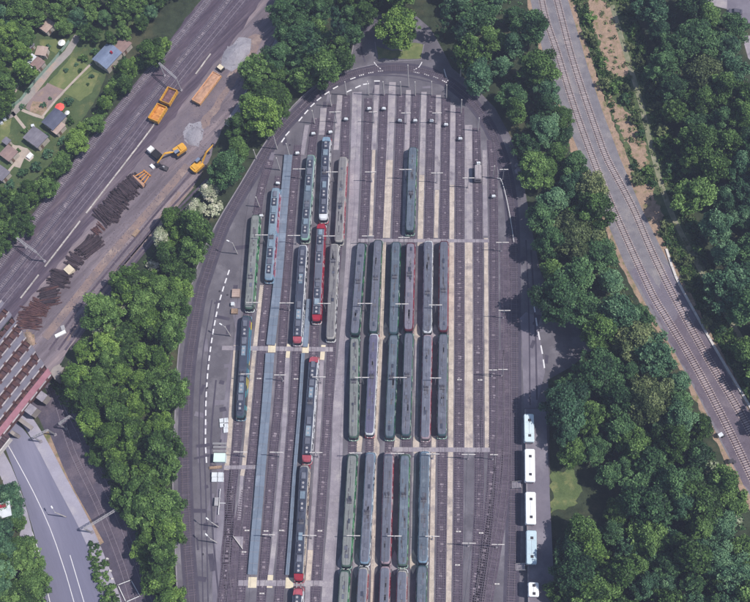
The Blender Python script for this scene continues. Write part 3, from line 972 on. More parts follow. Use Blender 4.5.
def make_tram(L, body, roof, side, bumper, caps=None, equip=0, panto=0.5, label='', vents=True):
    hl = L / 2
    r = thing('tram', label, 'tram', (0, 0, 0), 0, 'trams parked on the depot tracks')
    MB().rings([outline(HWT - a, hl - b, z) for z, a, b in PROF]).build('body', TM[body], r)
    MB().rings([outline(HWT - .34, hl - .8, 3.1), outline(HWT - .35, hl - .83, 3.2), outline(HWT - .5, hl - 1.05, 3.27)]).build('roof', TM['r_' + roof], r)
    # sides
    def hw_at(z):
        for (za, ia, la), (zb, ib, lb) in zip(PROF[:-1], PROF[1:]):
            if za <= z <= zb:
                return HWT - ia - (ib - ia) * (z - za) / (zb - za)

    def skin(k, s, y0, y1, z0, z1, off):
        a, b = s * (hw_at(z0) + off), s * (hw_at(z1) + off)
        a2, b2 = a - s * .06, b - s * .06
        vs = [(a, y0, z0), (a, y1, z0), (b, y1, z1), (b, y0, z1), (a2, y0, z0), (a2, y1, z0), (b2, y1, z1), (b2, y0, z1)]
        fs = [(0, 1, 2, 3), (4, 7, 6, 5), (0, 4, 5, 1), (1, 5, 6, 2), (2, 6, 7, 3), (3, 7, 4, 0)]
        k.add(vs, fs if s > 0 else [f[::-1] for f in fs])

    for s in (-1, 1):
        k = MB()
        y = -hl + 2.4
        while y < hl - 3.6:
            if abs(y + 0.8) > 1.6:
                skin(k, s, y, y + 1.5, 1.78, 2.5, .02)
            y += 1.72
        k.build('window_row', M['glass'], r)['kind'] = 'stuff'
        for a, b in ((-hl + 2.0, -0.7), (0.7, hl - 2.0)):
            k = MB()
            skin(k, s, a, b, .5, .9, .02)
            skin(k, s, a, b, .9, 1.7, .02)
            k.build('side_panel', GRA[side] if side in GRA else TM[side], r)
            k = MB()
            skin(k, s, a, b, 2.62, 2.93, .015)
            k.build('window_trim', GRA[side] if side in GRA else TM[side], r)
    # noses
    for s in (-1, 1):
        lo, hi = ring_at(1.62, hl, 0.02), ring_at(2.6, hl, 0.02)
        idx = range(1, 9) if s > 0 else range(11, 19)
        k = MB()
        vs = [lo[i] for i in idx] + [hi[i] for i in idx]
        n = 8
        k.add(vs, [(i, i + 1, n + i + 1, n + i) for i in range(n - 1)])
        k.build('windscreen', M['glass'], r)
        k = MB()
        a, b = ring_at(0.45, hl, 0.12), ring_at(1.0, hl, 0.14)
        a2, b2 = ring_at(0.45, hl, 0.0), ring_at(1.0, hl, 0.0)
        vs = [q[i] for q in (a2, a, b, b2) for i in idx]
        fs = []
        for j in range(3):
            fs += [(j * n + i, j * n + i + 1, (j + 1) * n + i + 1, (j + 1) * n + i) for i in range(n - 1)]
        k.add(vs, fs)
        k.build('bumper', TM[bumper], r)
        for q in (-0.55, 0.55):
            MB().box((q, s * (hl + 0.02), 1.25), (0.3, 0.12, 0.18)).build('headlight', M['white'], r)
        cap = caps[0 if s > 0 else 1] if caps else None
        if cap:
            k = MB()
            vs, fs = [], []
            for z in (2.64, 2.95, 3.14):
                rr = ring_at(z, hl, 0.025)
                vs += [rr[i] for i in ([0] + list(idx) + [9] if s > 0 else [10] + list(idx) + [19])]
            n2 = 10
            for j in range(2):
                fs += [(j * n2 + i, j * n2 + i + 1, (j + 1) * n2 + i + 1, (j + 1) * n2 + i) for i in range(n2 - 1)]
            k.add(vs, fs)
            top = [vs[2 * n2 + i] for i in range(n2)]
            y0 = s * (hl - 2.2)
            k.add([(x, y, 3.29) for x, y, z in top] + [(HWT * 0.8 * (1 if s > 0 else -1), y0, 3.29), (-HWT * 0.8 * (1 if s > 0 else -1), y0, 3.29)],
                  [(n2, *range(n2), n2 + 1)])
            k.add([vs[2 * n2 + i] for i in range(n2)] + [(x, y, 3.29) for x, y, z in top], [(i, i + 1, n2 + i + 1, n2 + i) for i in range(n2 - 1)])
            k.build('nose_cap', TM[cap], r)
    # joint
    k = MB()
    for i in range(5):
        k.box((0, -0.48 + i * 0.24, 1.82), (2.86 if i % 2 else 2.78, 0.2, 2.78 if i % 2 else 2.72), top=.84)
    k.build('bellows', M['rubber'], r)
    for y in (-hl + 4.2, 0, hl - 4.2):
        k = MB()
        k.box((0, y, 0.38), (1.9, 2.6, 0.3))
        for dy in (-0.9, 0.9):
            for s in (-1, 1):
                k.tube((s * 0.66, y + dy, 0.34), (s * 0.79, y + dy, 0.34), 0.34, n=12)
        k.build('bogie', M['darksteel'], r)
    # roof fittings
    top = 3.27
    if equip:
        y = -hl + 2.3
        i = 0
        while y < hl - 3.2:
            l = (2.6, 1.9, 3.1, 2.2)[i % 4]
            if abs(y + l / 2) > 1.2 + l / 2:
                b = MB().box((0, y + l / 2, top + 0.2), (1.45 if i % 3 else 1.2, l, 0.42), top=0.93).build('roof_unit', TM['r_paleblue' if (i + equip) % 4 == 0 else 'r_slate' if i % 2 else 'r_dark'], r)
                if l > 2.5:
                    k = MB()
                    for yy in (-0.6, 0.6):
                        k.tube((0, y + l / 2 + yy, top + 0.41), (0, y + l / 2 + yy, top + 0.46), 0.34, n=12)
                    k.build('fan', M['steel'], b)
            y += l + 0.35
            i += 1
    else:
        for y in random.sample((-.8, -.66, -.5, -.34, -.2, .2, .36, .52, .68, .82), random.randint(3, 7)):
            MB().box((random.uniform(-.25, .25), y * hl, top + 0.06), (random.uniform(.5, .9), random.uniform(.7, 1.6), 0.16), top=0.85).build('roof_vent', TM['r_' + random.choice((roof, roof, 'slate', 'dark'))], r)
        for q in np.arange(-hl + 1.6, hl - 1.4, 1.45):
            if random.random() < .7 and abs(q) > .8:
                MB().box((0, float(q), top + .012), (2.0, .05, .03)).build('roof_rib', TM['r_' + random.choice((roof, 'grey'))], r)
        gr = MB()
        for _ in range(9):
            y0, w0 = random.uniform(-hl + 2, hl - 3), random.uniform(.15, .5)
            gr.box((random.uniform(-.55, .55), y0, top + .004), (w0, random.uniform(.8, 3.2), .006))
        gr.build('roof_grime', M['grime'], r)['kind'] = 'stuff'
        k = MB()
        for s in (-1, 1):
            k.box((s * 0.62, -hl * 0.5, top + 0.03), (0.06, L * 0.36, 0.06))
            k.box((s * 0.62, hl * 0.52, top + 0.03), (0.06, L * 0.34, 0.06))
        k.build('roof_rail', TM['r_' + roof], r)
    # pantograph
    y = (panto - 0.5) * L
    k = MB()
    k.box((0, y, top + 0.08), (1.3, 1.3, 0.1))
    b = k.build('pantograph', M['panto'], r)
    k = MB()
    for s in (-1, 1):
        k.tube((s * 0.5, y - 0.7, top + 0.14), (s * 0.42, y + 0.9, top + 0.7), 0.05, n=6)
        k.tube((s * 0.42, y + 0.9, top + 0.7), (s * 0.3, y - 0.5, top + 1.25), 0.04, n=6)
    k.build('arm', M['panto'], b)
    k = MB()
    for d in (-0.15, 0.15):
        k.tube((-0.85, y - 0.5 + d, top + 1.28), (0.85, y - 0.5 + d, top + 1.28), 0.035, n=6)
    k.build('contact_bow', M['steel'], b)
    return r


def put_tram(r, top, bot, L=None):
    a, b = P(*top, 3.2), P(*bot, 3.2)
    c = (a + b) / 2
    r.location = (c.x, c.y, 0.17)
    d = a - b
    r.rotation_euler.z = math.atan2(-d.x, d.y)


TR = [
    # top, bottom, body, roof, side, bumper, caps, equip, pantograph, label
    ((255.5, 215), (248.5, 308), 'green', 'palegreen', 'limegreen', 'white', None, 0, .33, 'grey-roofed tram with bright green side, outermost on the left beside the asphalt lane'),
    ((245.8, 316), (239.8, 417), 'teal', 'dark', 'rainbow', 'blue', None, 2, .42, 'dark-roofed tram with rainbow painted side and cyan nose'),
    ((275.6, 188), (268.3, 279), 'blue', 'paleblue', 'red', 'blue', None, 1, .45, 'pale blue tram with roof boxes and red lower side, left of the long blue-grey platform'),
    ((310.8, 155), (304.5, 239), 'ltgreen', 'bluegrey', 'white', 'cream', None, 3, .42, 'pale green and white edged tram with roof boxes right of the long platform head'),
    ((326.3, 137), (323, 219), 'white', 'dark', 'white', 'red', ('blue', 'white'), 1, .55, 'white edged tram with dark roof and red tail, topmost of the left group'),
    ((303, 245), (296.8, 342), 'white', 'dark', 'white', 'pink', (None, 'tail'), 2, .62, 'white edged tram with dark roof boxes and pink tail left of the red tram'),
    ((321, 224), (316, 320), 'red', 'slate', 'red', 'white', ('red', 'red'), 3, .4, 'red tram with red noses and grey roof boxes'),
    ((343, 157), (338.5, 241), 'cream', 'grey', 'red', 'cream', None, 0, .42, 'plain grey-roofed tram with red side beside the wide concrete strip'),
    ((334.5, 244), (330.2, 338), 'cream', 'grey', 'white', 'white', None, 0, .8, 'plain grey-roofed tram with black and white scribbled side, below the red-sided one'),
    ((313.7, 357), (306.2, 461), 'white', 'dark', 'white', 'red', ('tail', 'tail'), 2, .55, 'white edged tram with pink noses in the middle of the left group'),
    ((304.3, 466), (298.2, 580), 'cream', 'dark', 'pale', 'red', (None, 'red'), 1, .5, 'pale tram with roof boxes and red tail at the lower left'),
    ((297.8, 589), (292, 702), 'white', 'dark', 'white', 'red', ('tail', None), 3, .5, 'white tram cut by the bottom edge in the left group'),
    ((412.9, 147), (409.7, 231), 'darkgreen', 'bluegrey', 'green', 'ltgreen', None, 0, .44, 'lone blue-grey roofed tram with green edge, standing alone at the top of the right group'),
    ((361.3, 243), (354.5, 334), 'darkgreen', 'slate', 'green', 'ltgreen', None, 0, .56, 'green scribbled tram, leftmost of the upper row in the right group'),
    ((354.6, 338), (353.2, 437), 'green', 'palegreen', 'green', 'ltgreen', None, 0, .55, 'grey-green roofed tram, leftmost of the middle row in the right group'),
    ((352.3, 455), (345.8, 566), 'green', 'palegreen', 'limegreen', 'ltgreen', None, 0, .57, 'grey-green roofed tram with lime edge, leftmost of the lower row'),
    ((344.6, 571), (338, 686), 'green', 'palegreen', 'limegreen', 'ltgreen', None, 0, .5, 'grey-green roofed tram cut by the bottom edge, leftmost of the right group'),
    ((378, 240), (373, 332), 'darkgreen', 'slate', 'green', 'ltgreen', None, 0, .57, 'slate-roofed tram with green scribbles, second of the upper row'),
    ((374, 334), (369.3, 434), 'white', 'purple', 'white', 'red', None, 0, .56, 'purple-roofed tram with white outline and red bumper'),
    ((370.5, 453), (364.2, 563), 'blue', 'slate', 'white', 'white', None, 0, .45, 'slate-roofed tram with pale blue outline, second of the lower row'),
    ((363.2, 568), (357, 684), 'cream', 'slate', 'red', 'white', None, 0, .5, 'slate-roofed tram with pale outline and red side, second of the bottom row'),
    ((395.9, 242), (393.2, 333), 'teal', 'bluegrey', 'green', 'ltgreen', None, 0, .6, 'blue-grey roofed tram with faint green edge, third of the upper row'),
    ((393.6, 335), (389.3, 437), 'teal', 'bluegrey', 'green', 'ltgreen', None, 0, .57, 'blue-grey roofed tram with green side, third of the middle row'),
    ((388.6, 453), (385.3, 563), 'pink', 'slate', 'red', 'pink', None, 0, .6, 'slate-roofed tram with red side, third of the lower row'),
    ((385.2, 567), (381, 682), 'pink', 'slate', 'red', 'pink', None, 0, .5, 'slate-roofed tram with pink outline, third of the bottom row'),
    ((410.6, 243), (408.3, 330), 'darkred', 'mauve', 'red', 'pink', None, 0, .62, 'mauve-roofed tram with red side, fourth of the upper row'),
    ((408.7, 333), (405.5, 435), 'teal', 'slate', 'green', 'ltgreen', None, 0, .57, 'slate-roofed tram with green scribbled side, fourth of the middle row'),
    ((404.9, 455), (402.3, 565), 'green', 'bluegrey', 'limegreen', 'ltgreen', None, 0, .62, 'blue-grey roofed tram with green and white side, fourth of the lower row'),
    ((402.3, 571), (399, 687), 'cream', 'slate', 'red', 'white', None, 0, .5, 'slate-roofed tram with white nose and red side, fourth of the bottom row'),
    ((428.6, 241), (427.2, 332), 'white', 'slate', 'white', 'pink', None, 0, .42, 'slate-roofed tram with white outline, fifth of the upper row'),
    ((427.6, 335), (425.2, 438), 'pink', 'slate', 'red', 'pink', None, 0, .47, 'slate-roofed tram with pink outline and red bumper, fifth of the middle row'),
    ((424.9, 452), (422.6, 562), 'blue', 'bluegrey', 'white', 'white', None, 0, .55, 'blue-grey roofed tram with pale blue outline, fifth of the lower row'),
    ((422, 566), (419, 682), 'teal', 'bluegrey', 'green', 'ltgreen', None, 0, .5, 'blue-grey roofed tram, rightmost of the bottom row'),
    ((444.1, 241), (443.2, 331), 'darkred', 'slate', 'red', 'pink', None, 0, .44, 'slate-roofed tram with red side, rightmost of the upper row'),
    ((443.3, 334), (441.7, 435), 'teal', 'slate', 'green', 'ltgreen', None, 0, .46, 'slate-roofed tram with dark green side, rightmost of the middle row'),
]
for tp, bt, body, roof, side, bump, caps, eq, pa, lab in TR:
    L = (P(*tp, 3.2) - P(*bt, 3.2)).length + 1.2
    put_tram(make_tram(L, body, roof, side, bump, caps, eq, pa, lab), tp, bt)

# small service vehicle on the rails
p = P(477.6, 176, 0)
r = thing('service_trolley', 'short pale-roofed rail service vehicle standing alone on a track at the upper right', 'rail vehicle', (p.x, p.y, 0.17))
MB().box((0, 0, 0.55), (2.2, 5.2, 0.4)).build('chassis', M['darksteel'], r)
MB().rings([[(x * a, y * b, z) for x, y in ((1.1, -2.3), (1.1, 2.3), (.9, 2.5), (-.9, 2.5), (-1.1, 2.3), (-1.1, -2.3), (-.9, -2.5), (.9, -2.5))] for z, a, b in ((.75, 1, 1), (2.2, 1, 1), (2.7, .96, .97), (2.9, .82, .9))]).build('body', M['concrete_slab'], r)
for s in (-1, 1):
    MB().box((s * 1.09, 0, 1.9), (.05, 3.6, .6)).build('window_row', M['glass'], r)['kind'] = 'stuff'
    MB().box((0, s * 2.5, 1.9), (1.5, .06, .65)).build('windscreen', M['glass'], r)
    k = MB()
    for q in (-.72, .72):
        k.tube((q - .06, s * 1.5, .3), (q + .06, s * 1.5, .3), .33, n=12)
    k.build('wheelset', M['darksteel'], r)
MB().box((0.3, 2.9, 1.0), (1.1, .6, 1.1), top=.8).build('front_box', M['white'], r)


# ------------------------------------------------------------------ buses
def bus(top, bot, paint, label, L=None):
    a, b = P(*top, TZ + 3.0), P(*bot, TZ + 3.0)
    c = (a + b) / 2
    L = (a - b).length
    d = a - b
    r = thing('bus', label, 'bus', (c.x, c.y, TZ), math.atan2(-d.x, d.y), 'buses parked on the raised bay')
    hw, hl = 1.42, L / 2
    def o(w, l, z):
        return [(w, -l + .3, z), (w, l - .3, z), (w - .3, l, z), (-w + .3, l, z), (-w, l - .3, z), (-w, -l + .3, z), (-w + .3, -l, z), (w - .3, -l, z)]
    MB().rings([o(hw - .05, hl - .1, .35), o(hw, hl, .6), o(hw, hl - .02, 2.4), o(hw - .04, hl - .08, 2.85), o(hw - .16, hl - .2, 3.0)]).build('body', paint, r)
    for y in (-L * .27, L * .27):
        MB().box((0.1, y, 3.06), (.8, .75, .13), top=.85).build('roof_hatch', M['darksteel'], r)
    for s in (-1, 1):
        k = MB()
        n = max(2, int((L - 1.6) / 1.5))
        for i in range(n):
            k.box((s * (hw - .01), -hl + .9 + (i + .5) * (L - 1.8) / n, 1.95), (.05, (L - 1.8) / n - .12, .95))
        k.build('window_row', M['glass'], r)['kind'] = 'stuff'
        MB().box((0, s * (hl - .03), 1.75), (2.1, .1, 1.2)).build('windscreen', M['glass'], r)
        for q in (-.9, .9):
            MB().box((q, s * (hl + .0), .8), (.3, .06, .18)).build('headlight', M['pale_steel'] if s > 0 else M['red'], r)
        for y in (-hl * .5, hl * .55):
            MB().tube((s * (hw - .3), y, .48), (s * (hw + .01), y, .48), .48, n=14).build('wheel', M['rubber'], r)
    k = MB()
    k.box((0, 0, 3.02), (.06, L * .4, .04))
    for q in (-hl * .4, hl * .4):
        k.box((0, q, 3.015), (2.2, .05, .03))
    k.build('roof_seam', M['steel'], r)
    return r


M['bus_white'] = hm('bus_white', '#f0f2f4', '#e6e8ea', scale=.6, rough=.4)
M['bus_pale'] = hm('bus_pale_blue', '#bccfd8', '#afc3cd', scale=.6, rough=.4)
M['bus_grey'] = hm('bus_pale_grey', '#cfdde2', '#c3d2d8', scale=.6, rough=.4)
bus((529, 413.5), (529.5, 442), M['bus_grey'], 'very pale blue bus, first from the top in the row of buses')
bus((529.8, 448.5), (530.2, 482), M['bus_white'], 'white-roofed bus between the pale blue bus and the upper stairway')
bus((530.6, 491.5), (531, 524.5), M['bus_white'], 'white-roofed bus directly below the upper stairway')
bus((531.5, 530), (531.8, 564.5), M['bus_pale'], 'light blue-roofed bus with two dark roof hatches')
bus((533.5, 582), (533.8, 597), M['bus_white'], 'short white van-sized bus at the bottom of the row')


# ------------------------------------------------------------------ masts, poles, buffer stops
def mast(x, y, w, label, h=6.6, side=0):
    """a T-shaped mast whose cross-arm shows at the pixel"""
    c = P(x, y, h)
    r = thing('catenary_mast', label, 'mast', (c.x + side * w * .4, c.y, 0), 0, 'white catenary masts among the tracks')
    MB().tube((0, 0, 0), (0, 0, h + .4), .11, .08).build('pole', M['steel'], r)
    MB().box((0, 0, .2), (.5, .5, .4)).build('footing', M['concrete'], r)
    ox = -side * w * .4
    MB().box((ox, 0, h), (w, .21, .18)).build('cross_arm', M['pale_steel'], r)
    k = MB()
    k.tube((0, 0, h - 1.3), (ox + w * .36, 0, h - .1), .05, n=6)
    k.tube((0, 0, h - 1.3), (ox - w * .36, 0, h - .1), .05, n=6)
    k.build('strut', M['steel'], r)
    for q in (-.42, .42):
        MB().tube((ox + q * w, 0, h - .45), (ox + q * w, 0, h - .05), .09, .06).build('insulator', M['wood_old'], r)
    return r


ORD = ['first', 'second', 'third', 'fourth', 'fifth', 'sixth', 'seventh', 'eighth', 'ninth', 'tenth', 'eleventh', 'twelfth', 'thirteenth', 'fourteenth', 'fifteenth', 'sixteenth', 'seventeenth', 'eighteenth', 'nineteenth', 'twentieth']
ROWS = [
    ('near the curved top of the yard', [(335, 112, 3.6), (373, 112, 2.6), (406, 113, 3.0), (437, 113, 3.0)]),
    ('level with the lone tram', [(299, 169, 3.8), (332, 172, 3.6), (370.5, 172, 3.4), (405.5, 169.5, 3.8), (437, 173, 3.6), (468.5, 178, 3.6), (504, 169.5, 2.6)]),
    ('at the narrow crossing path above the upper tram row', [(261.5, 235, 3.9), (294, 235.5, 3.8), (329, 236, 3.6), (368, 236, 3.6), (404, 237.5, 3.4), (502.5, 242.5, 3.8)]),
    ('across the upper tram row', [(253, 302.5, 4.0), (286.5, 303, 4.2), (324, 303.5, 3.8), (365, 303.5, 4.2), (402, 304, 3.8), (435.5, 305, 3.8), (504.5, 310.5, 3.4)]),
    ('across the middle tram row', [(246, 374, 3.0), (280, 375, 3.4), (319, 377, 3.8), (362, 377.5, 4.0), (400, 377.5, 3.8), (435.5, 378, 3.2), (493, 370, 2.4), (503, 369.5, 2.6)]),
    ('at the top of the lower tram row', [(240.5, 452, 3.9), (276.5, 452.3, 3.8), (316, 452.5, 3.6), (355.5, 453, 3.6), (397.5, 453.5, 3.6), (433, 454, 3.6), (468.5, 454.5, 3.8), (494, 454.7, 2.2)]),
    ('across the lower tram row', [(268.8, 534.7, 3.4), (309.5, 535.5, 3.8), (353.5, 535.7, 3.6), (394.5, 536, 3.8), (432.5, 536.3, 3.8), (469, 543.2, 3.6), (498, 544.5, 3.4)]),
]
for where, row in ROWS:
    for i, (x, y, w) in enumerate(row):
        mast(x, y, w, 'white T-mast, %s from left, row %s' % (ORD[i], where), side=0)


def lamp_pole(x, y, h, label, arm=0.0, ang=0.0, name='street_lamp', cat='lamp', group='lamp posts round the yard'):
    c = P(x, y, 0)
    r = thing(name, label, cat, (c.x, c.y, 0), ang, group)
    MB().tube((0, 0, 0), (0, 0, h), .19, .13).build('pole', M['pale_steel'], r)
    MB().tube((0, 0, 0), (0, 0, .5), .22, .2).build('base', M['concrete'], r)
    if arm:
        MB().tube((0, 0, h - .05), (arm, 0, h + .15), .06).build('arm', M['steel'], r)
        MB().box((arm + .35, 0, h + .16), (.95, .38, .16), top=.8).build('lamp_head', M['white'], r)
    else:
        k = MB()
        k.tube((0, 0, h), (0, 0, h + .12), .2, .12)
        k.build('pole_cap', M['pale_steel'], r)
        MB().tube((.0, -.14, h * .86), (.0, .14, h * .86), .1).build('wire_clamp', M['darksteel'], r)
    return r


POLES = [(280, 170), (289.5, 156), (314.7, 123.5), (331.4, 106.4), (346.7, 95.3), (368.8, 95), (384, 95.3), (401, 95.5), (415.3, 95.5), (431.5, 95.2), (446.3, 98.5), (461, 113)]
for i, (x, y) in enumerate(POLES):
    lamp_pole(x, y, 8.0, 'plain grey wire pole, %s from the left along the curved track ends' % ORD[i], name='wire_pole', cat='pole', group='wire poles along the curved track ends')
lamp_pole(408.6, 87, 12.5, 'tall grey pole in front of the island lawn at the top of the yard', name='wire_pole', cat='pole')
lamp_pole(460.5, 77, 8, 'grey pole at the wood edge right of the island tree', name='wire_pole', cat='pole')
lamp_pole(478, 131, 8, 'grey pole standing right of the track ends at the upper right', name='wire_pole', cat='pole')
lamp_pole(493, 178, 8, 'grey pole right of the short service vehicle', name='wire_pole', cat='pole')
lamp_pole(259.5, 207, 7, 'grey pole in front of the leftmost green tram', name='wire_pole', cat='pole')
lamp_pole(277.3, 149, 9, 'tall grey pole beside the curved track at the upper left', name='wire_pole', cat='pole')
lamp_pole(256.5, 159, 6, 'short grey pole on the wood edge left of the curved track', name='wire_pole', cat='pole')
lamp_pole(237.5, 254, 8.5, 'lamp post on the lane left of the green tram', 1.2, 2.7)
lamp_pole(230.5, 336, 8.5, 'lamp post on the lane left of the rainbow tram', 1.2, 2.6)
lamp_pole(218.5, 527, 9, 'lamp post near the forked track at the lower left', 1.3, 2.5)
lamp_pole(217.3, 543, 9, 'grey lamp post just below another one at the lower left', 1.3, 2.4)
lamp_pole(176, 403, 7, 'grey post at the wood edge left of the curved track', name='wire_pole', cat='pole')
lamp_pole(179, 499, 7, 'grey post at the wood edge at the lower left of the yard', name='wire_pole', cat='pole')

for i, (x, y) in enumerate([(278, 183.5), (261.5, 216), (297.5, 153.5), (313.4, 134), (330.5, 132.5), (346, 119.5), (369.3, 109), (383.8, 109), (400, 121), (415.2, 121), (431.6, 121.2), (446, 125),
                            (460.2, 139), (478.4, 163.5), (493.5, 196.5)]):
    p = P(x, y, 0.9)
    r = thing('buffer_stop', 'white-fronted buffer stop closing a track, %s from the left along the track ends' % ORD[i], 'buffer stop',
              (p.x, p.y, 0.15), random.uniform(-.2, .2), 'white buffer stops at the track ends')
    MB().box((0, 0, .85), (1.5, .22, .7)).build('board', M['pale_steel'], r)
    MB().box((0, -.1, 1.35), (1.25, .8, .5), top=.8).build('buffer_head', M['roof_white'], r)
    k = MB()
    for s in (-.72, .72):
        k.tube((s, .1, 0), (s, .1, 1.2), .09)
        k.tube((s, 1.4, 0), (s, .1, 1.0), .08)
    k.build('frame', M['darksteel'], r)

# bits on the yard floor
TBX = ['left of the long blue-grey platform, above the ramp', 'at the right edge of the long platform near its lower end', 'left of the narrow platform near its lower end', 'right of the lowest red-tailed tram',
       'left of the long platform, level with the ramp', 'below the cream square at the lower platform end', 'right of the lower rows, upper pair, left one', 'right of the lower rows, upper pair, right one',
       'right of the lower rows, lowest on the left', 'lowest of all at the bottom right tracks', 'between the two right beige strips, left one', 'between the two right beige strips, right one', 'left of the long platform below the middle crossing',
       'left of the pink-nosed tram below the middle crossing']
for i, (x, y) in enumerate([(247, 530.5), (266, 531), (281.5, 530.5), (320, 530.8), (244, 552), (262, 593.5), (458.5, 531.5), (481, 533), (457.5, 565), (497, 584), (459.5, 379.8), (480, 380), (259, 378.5), (296, 379)]):
    p = P(x, y, 0.2)
    r = thing('track_box', 'pale track box ' + TBX[i], 'track box', (p.x, p.y, 0.12), 0, 'pale track boxes lying across the rails')
    MB().box((0, 0, .1), (1.3, .34, .2)).build('cover', M['pale_steel'], r)
    MB().box((0, 0, .22), (.4, .26, .05)).build('lid', M['steel'], r)


def crate(x, y, d, m, label, name='crate', cat='crate', rz=0.0, z=0.0, lidm=None, n=0):
    p = P(x, y, z + d[2] / 2)
    r = thing(name, label, cat, (p.x, p.y, z + .012), rz)
    MB().box((0, 0, d[2] / 2), (d[0], d[1], d[2]), top=.98).build('body', m, r)
    if lidm:
        MB().box((0, 0, d[2] + .05), (d[0] + .1, d[1] + .1, .1)).build('lid', lidm, r)
    for i in range(n):
        MB().box((0, (i + .5) / n * d[1] - d[1] / 2, d[2] + .04), (d[0] * .9, d[1] / n * .7, .08)).build('board', lidm or m, r)
    return r


crate(236, 293.5, (2.4, 2.6, 1.0), M['roof_tan'], 'square tan timber box on the lane beside the first tram', n=4)
crate(234.5, 311.5, (1.9, 1.6, .9), M['sand'], 'small tan box below the square timber box', n=3)
crate(233, 304.5, (.9, 1.0, 1.2), M['white'], 'small white cabinet between two tan boxes on the lane', 'cabinet', 'cabinet', lidm=M['roof_white'])
for i, (x, y) in enumerate(((222, 421), (226, 420.5), (222.3, 425), (226, 426), (226, 430.5))):
    crate(x, y, (1.2, 1.25, .5), M['white'], ['white slab pack at the upper left of the pile of five', 'white slab pack at the upper right of the pile of five', 'white slab pack at the lower left of the pile of five',
                                        'white slab pack in the right middle of the pile of five', 'white slab pack lowest in the pile of five'][i], 'slab_pack', 'slab pack', .15, lidm=M['roof_white'])
for i, (x, y) in enumerate(((219.5, 443.5), (220, 447), (219.8, 451))):
    p = P(x, y, .4)
    r = thing('pipe_rack', 'dark rack with steel pipes above the white-green box, %s of three' % ORD[i], 'rack', (p.x, p.y, 0.012))
    MB().box((0, 0, .12), (3.6, .6, .2)).build('frame', M['darksteel'], r)
    for q in (-.2, 0, .2):
        MB().tube((-2.0, q, .3), (2.0, q, .3), .09).build('pipe', M['steel'], r)
crate(220.2, 458.3, (3.2, 2.4, 2.3), M['bus_grey'], 'white site cabin with pale green roof beside the beige strip', 'site_cabin', 'cabin', lidm=hm('pale_green_roof', '#d3e6dc', '#c8dcd2'))
for i, (x, y) in enumerate(((214.8, 475), (221, 475), (214.8, 479.8), (221, 479.8))):
    crate(x, y, (1.45, 1.2, 1.0), M['white'], 'white bulk bag, %s of the block of four' % ['upper left', 'upper right', 'lower left', 'lower right'][i], 'bulk_bag', 'bag', lidm=M['roof_white'])
crate(215.5, 467.5, (3.6, .8, .5), M['sand'], 'long tan beam pack between the site cabin and the bulk bags', 'beam_pack', 'beams', .1, n=1)
p = P(219.8, 502, 0.4)
r = thing('railing', 'white T-shaped railing beside a dark cabinet at the lower left', 'railing', (p.x, p.y, 0))
MB().box((0, 0, .95), (.14, 7.2, .12)).build('rail', M['white'], r)
MB().box((.9, -.4, .95), (1.8, .14, .12)).build('cross_rail', M['white'], r)
for q in (-3.3, -1.1, 1.1, 3.3):
    MB().tube((0, q, 0), (0, q, .95), .06).build('post', M['white'], r)
crate(217, 502, (1.0, 2.2, 1.4), M['darksteel'], 'dark upright cabinet left of the white railing', 'cabinet', 'cabinet', lidm=M['steel'])
p = P(238, 542.5, .4)
r = thing('ramp', 'grey wedge-shaped ramp with pale edge beside the forked tracks', 'ramp', (p.x, p.y, 0.012))
MB().prism([(-1.4, 1.6), (1.4, -1.8), (1.4, 1.6)], 0, .7).build('slab', M['concrete'], r)
MB().tube((-1.4, 1.7, .8), (1.5, -1.8, .8), .1).build('edge_rail', M['pale_steel'], r)
# white guard rail at the right edge
r = thing('guard_rail', 'thin white curved guard rail at the right edge of the upper yard', 'guard rail', (0, 0, 0))
gp = smooth([(497, 178), (500.5, 178.5), (502.5, 183), (506, 196), (510, 216), (514, 242)], .8, 2.0)
k = MB()
ribbon(k, gp, -.07, .07, -.05, .07)
k.build('rail', M['white'], r)
for q in gp[::2]:
    MB().tube((q.x, q.y, 0), (q.x, q.y, .78), .05).build('post', M['white'], r)
for i, (x, y, s) in enumerate(((519, 171, 1.5), (520.5, 177, 1.3), (517, 165, .9))):
    p = P(x, y, .4)
    r = thing('rubble_block', 'pale rubble block at the right edge of the yard, %s' % ['the largest', 'the lower one', 'the small upper one'][i], 'block', (p.x, p.y, 0), i * .7)
    k = MB()
    pts = [(math.cos(a) * s * random.uniform(.7, 1.1), math.sin(a) * s * random.uniform(.7, 1.1)) for a in np.linspace(0, 5.4, 7)]
    k.prism(pts, 0, s * .7, top=[(x_ * .6, y_ * .7) for x_, y_ in pts])
    k.build('stone', M['concrete'], r)
    MB().box((.2, .1, s * .74), (s * .6, s * .5, s * .2), .4, top=.6).build('fragment', M['concrete_slab'], r)

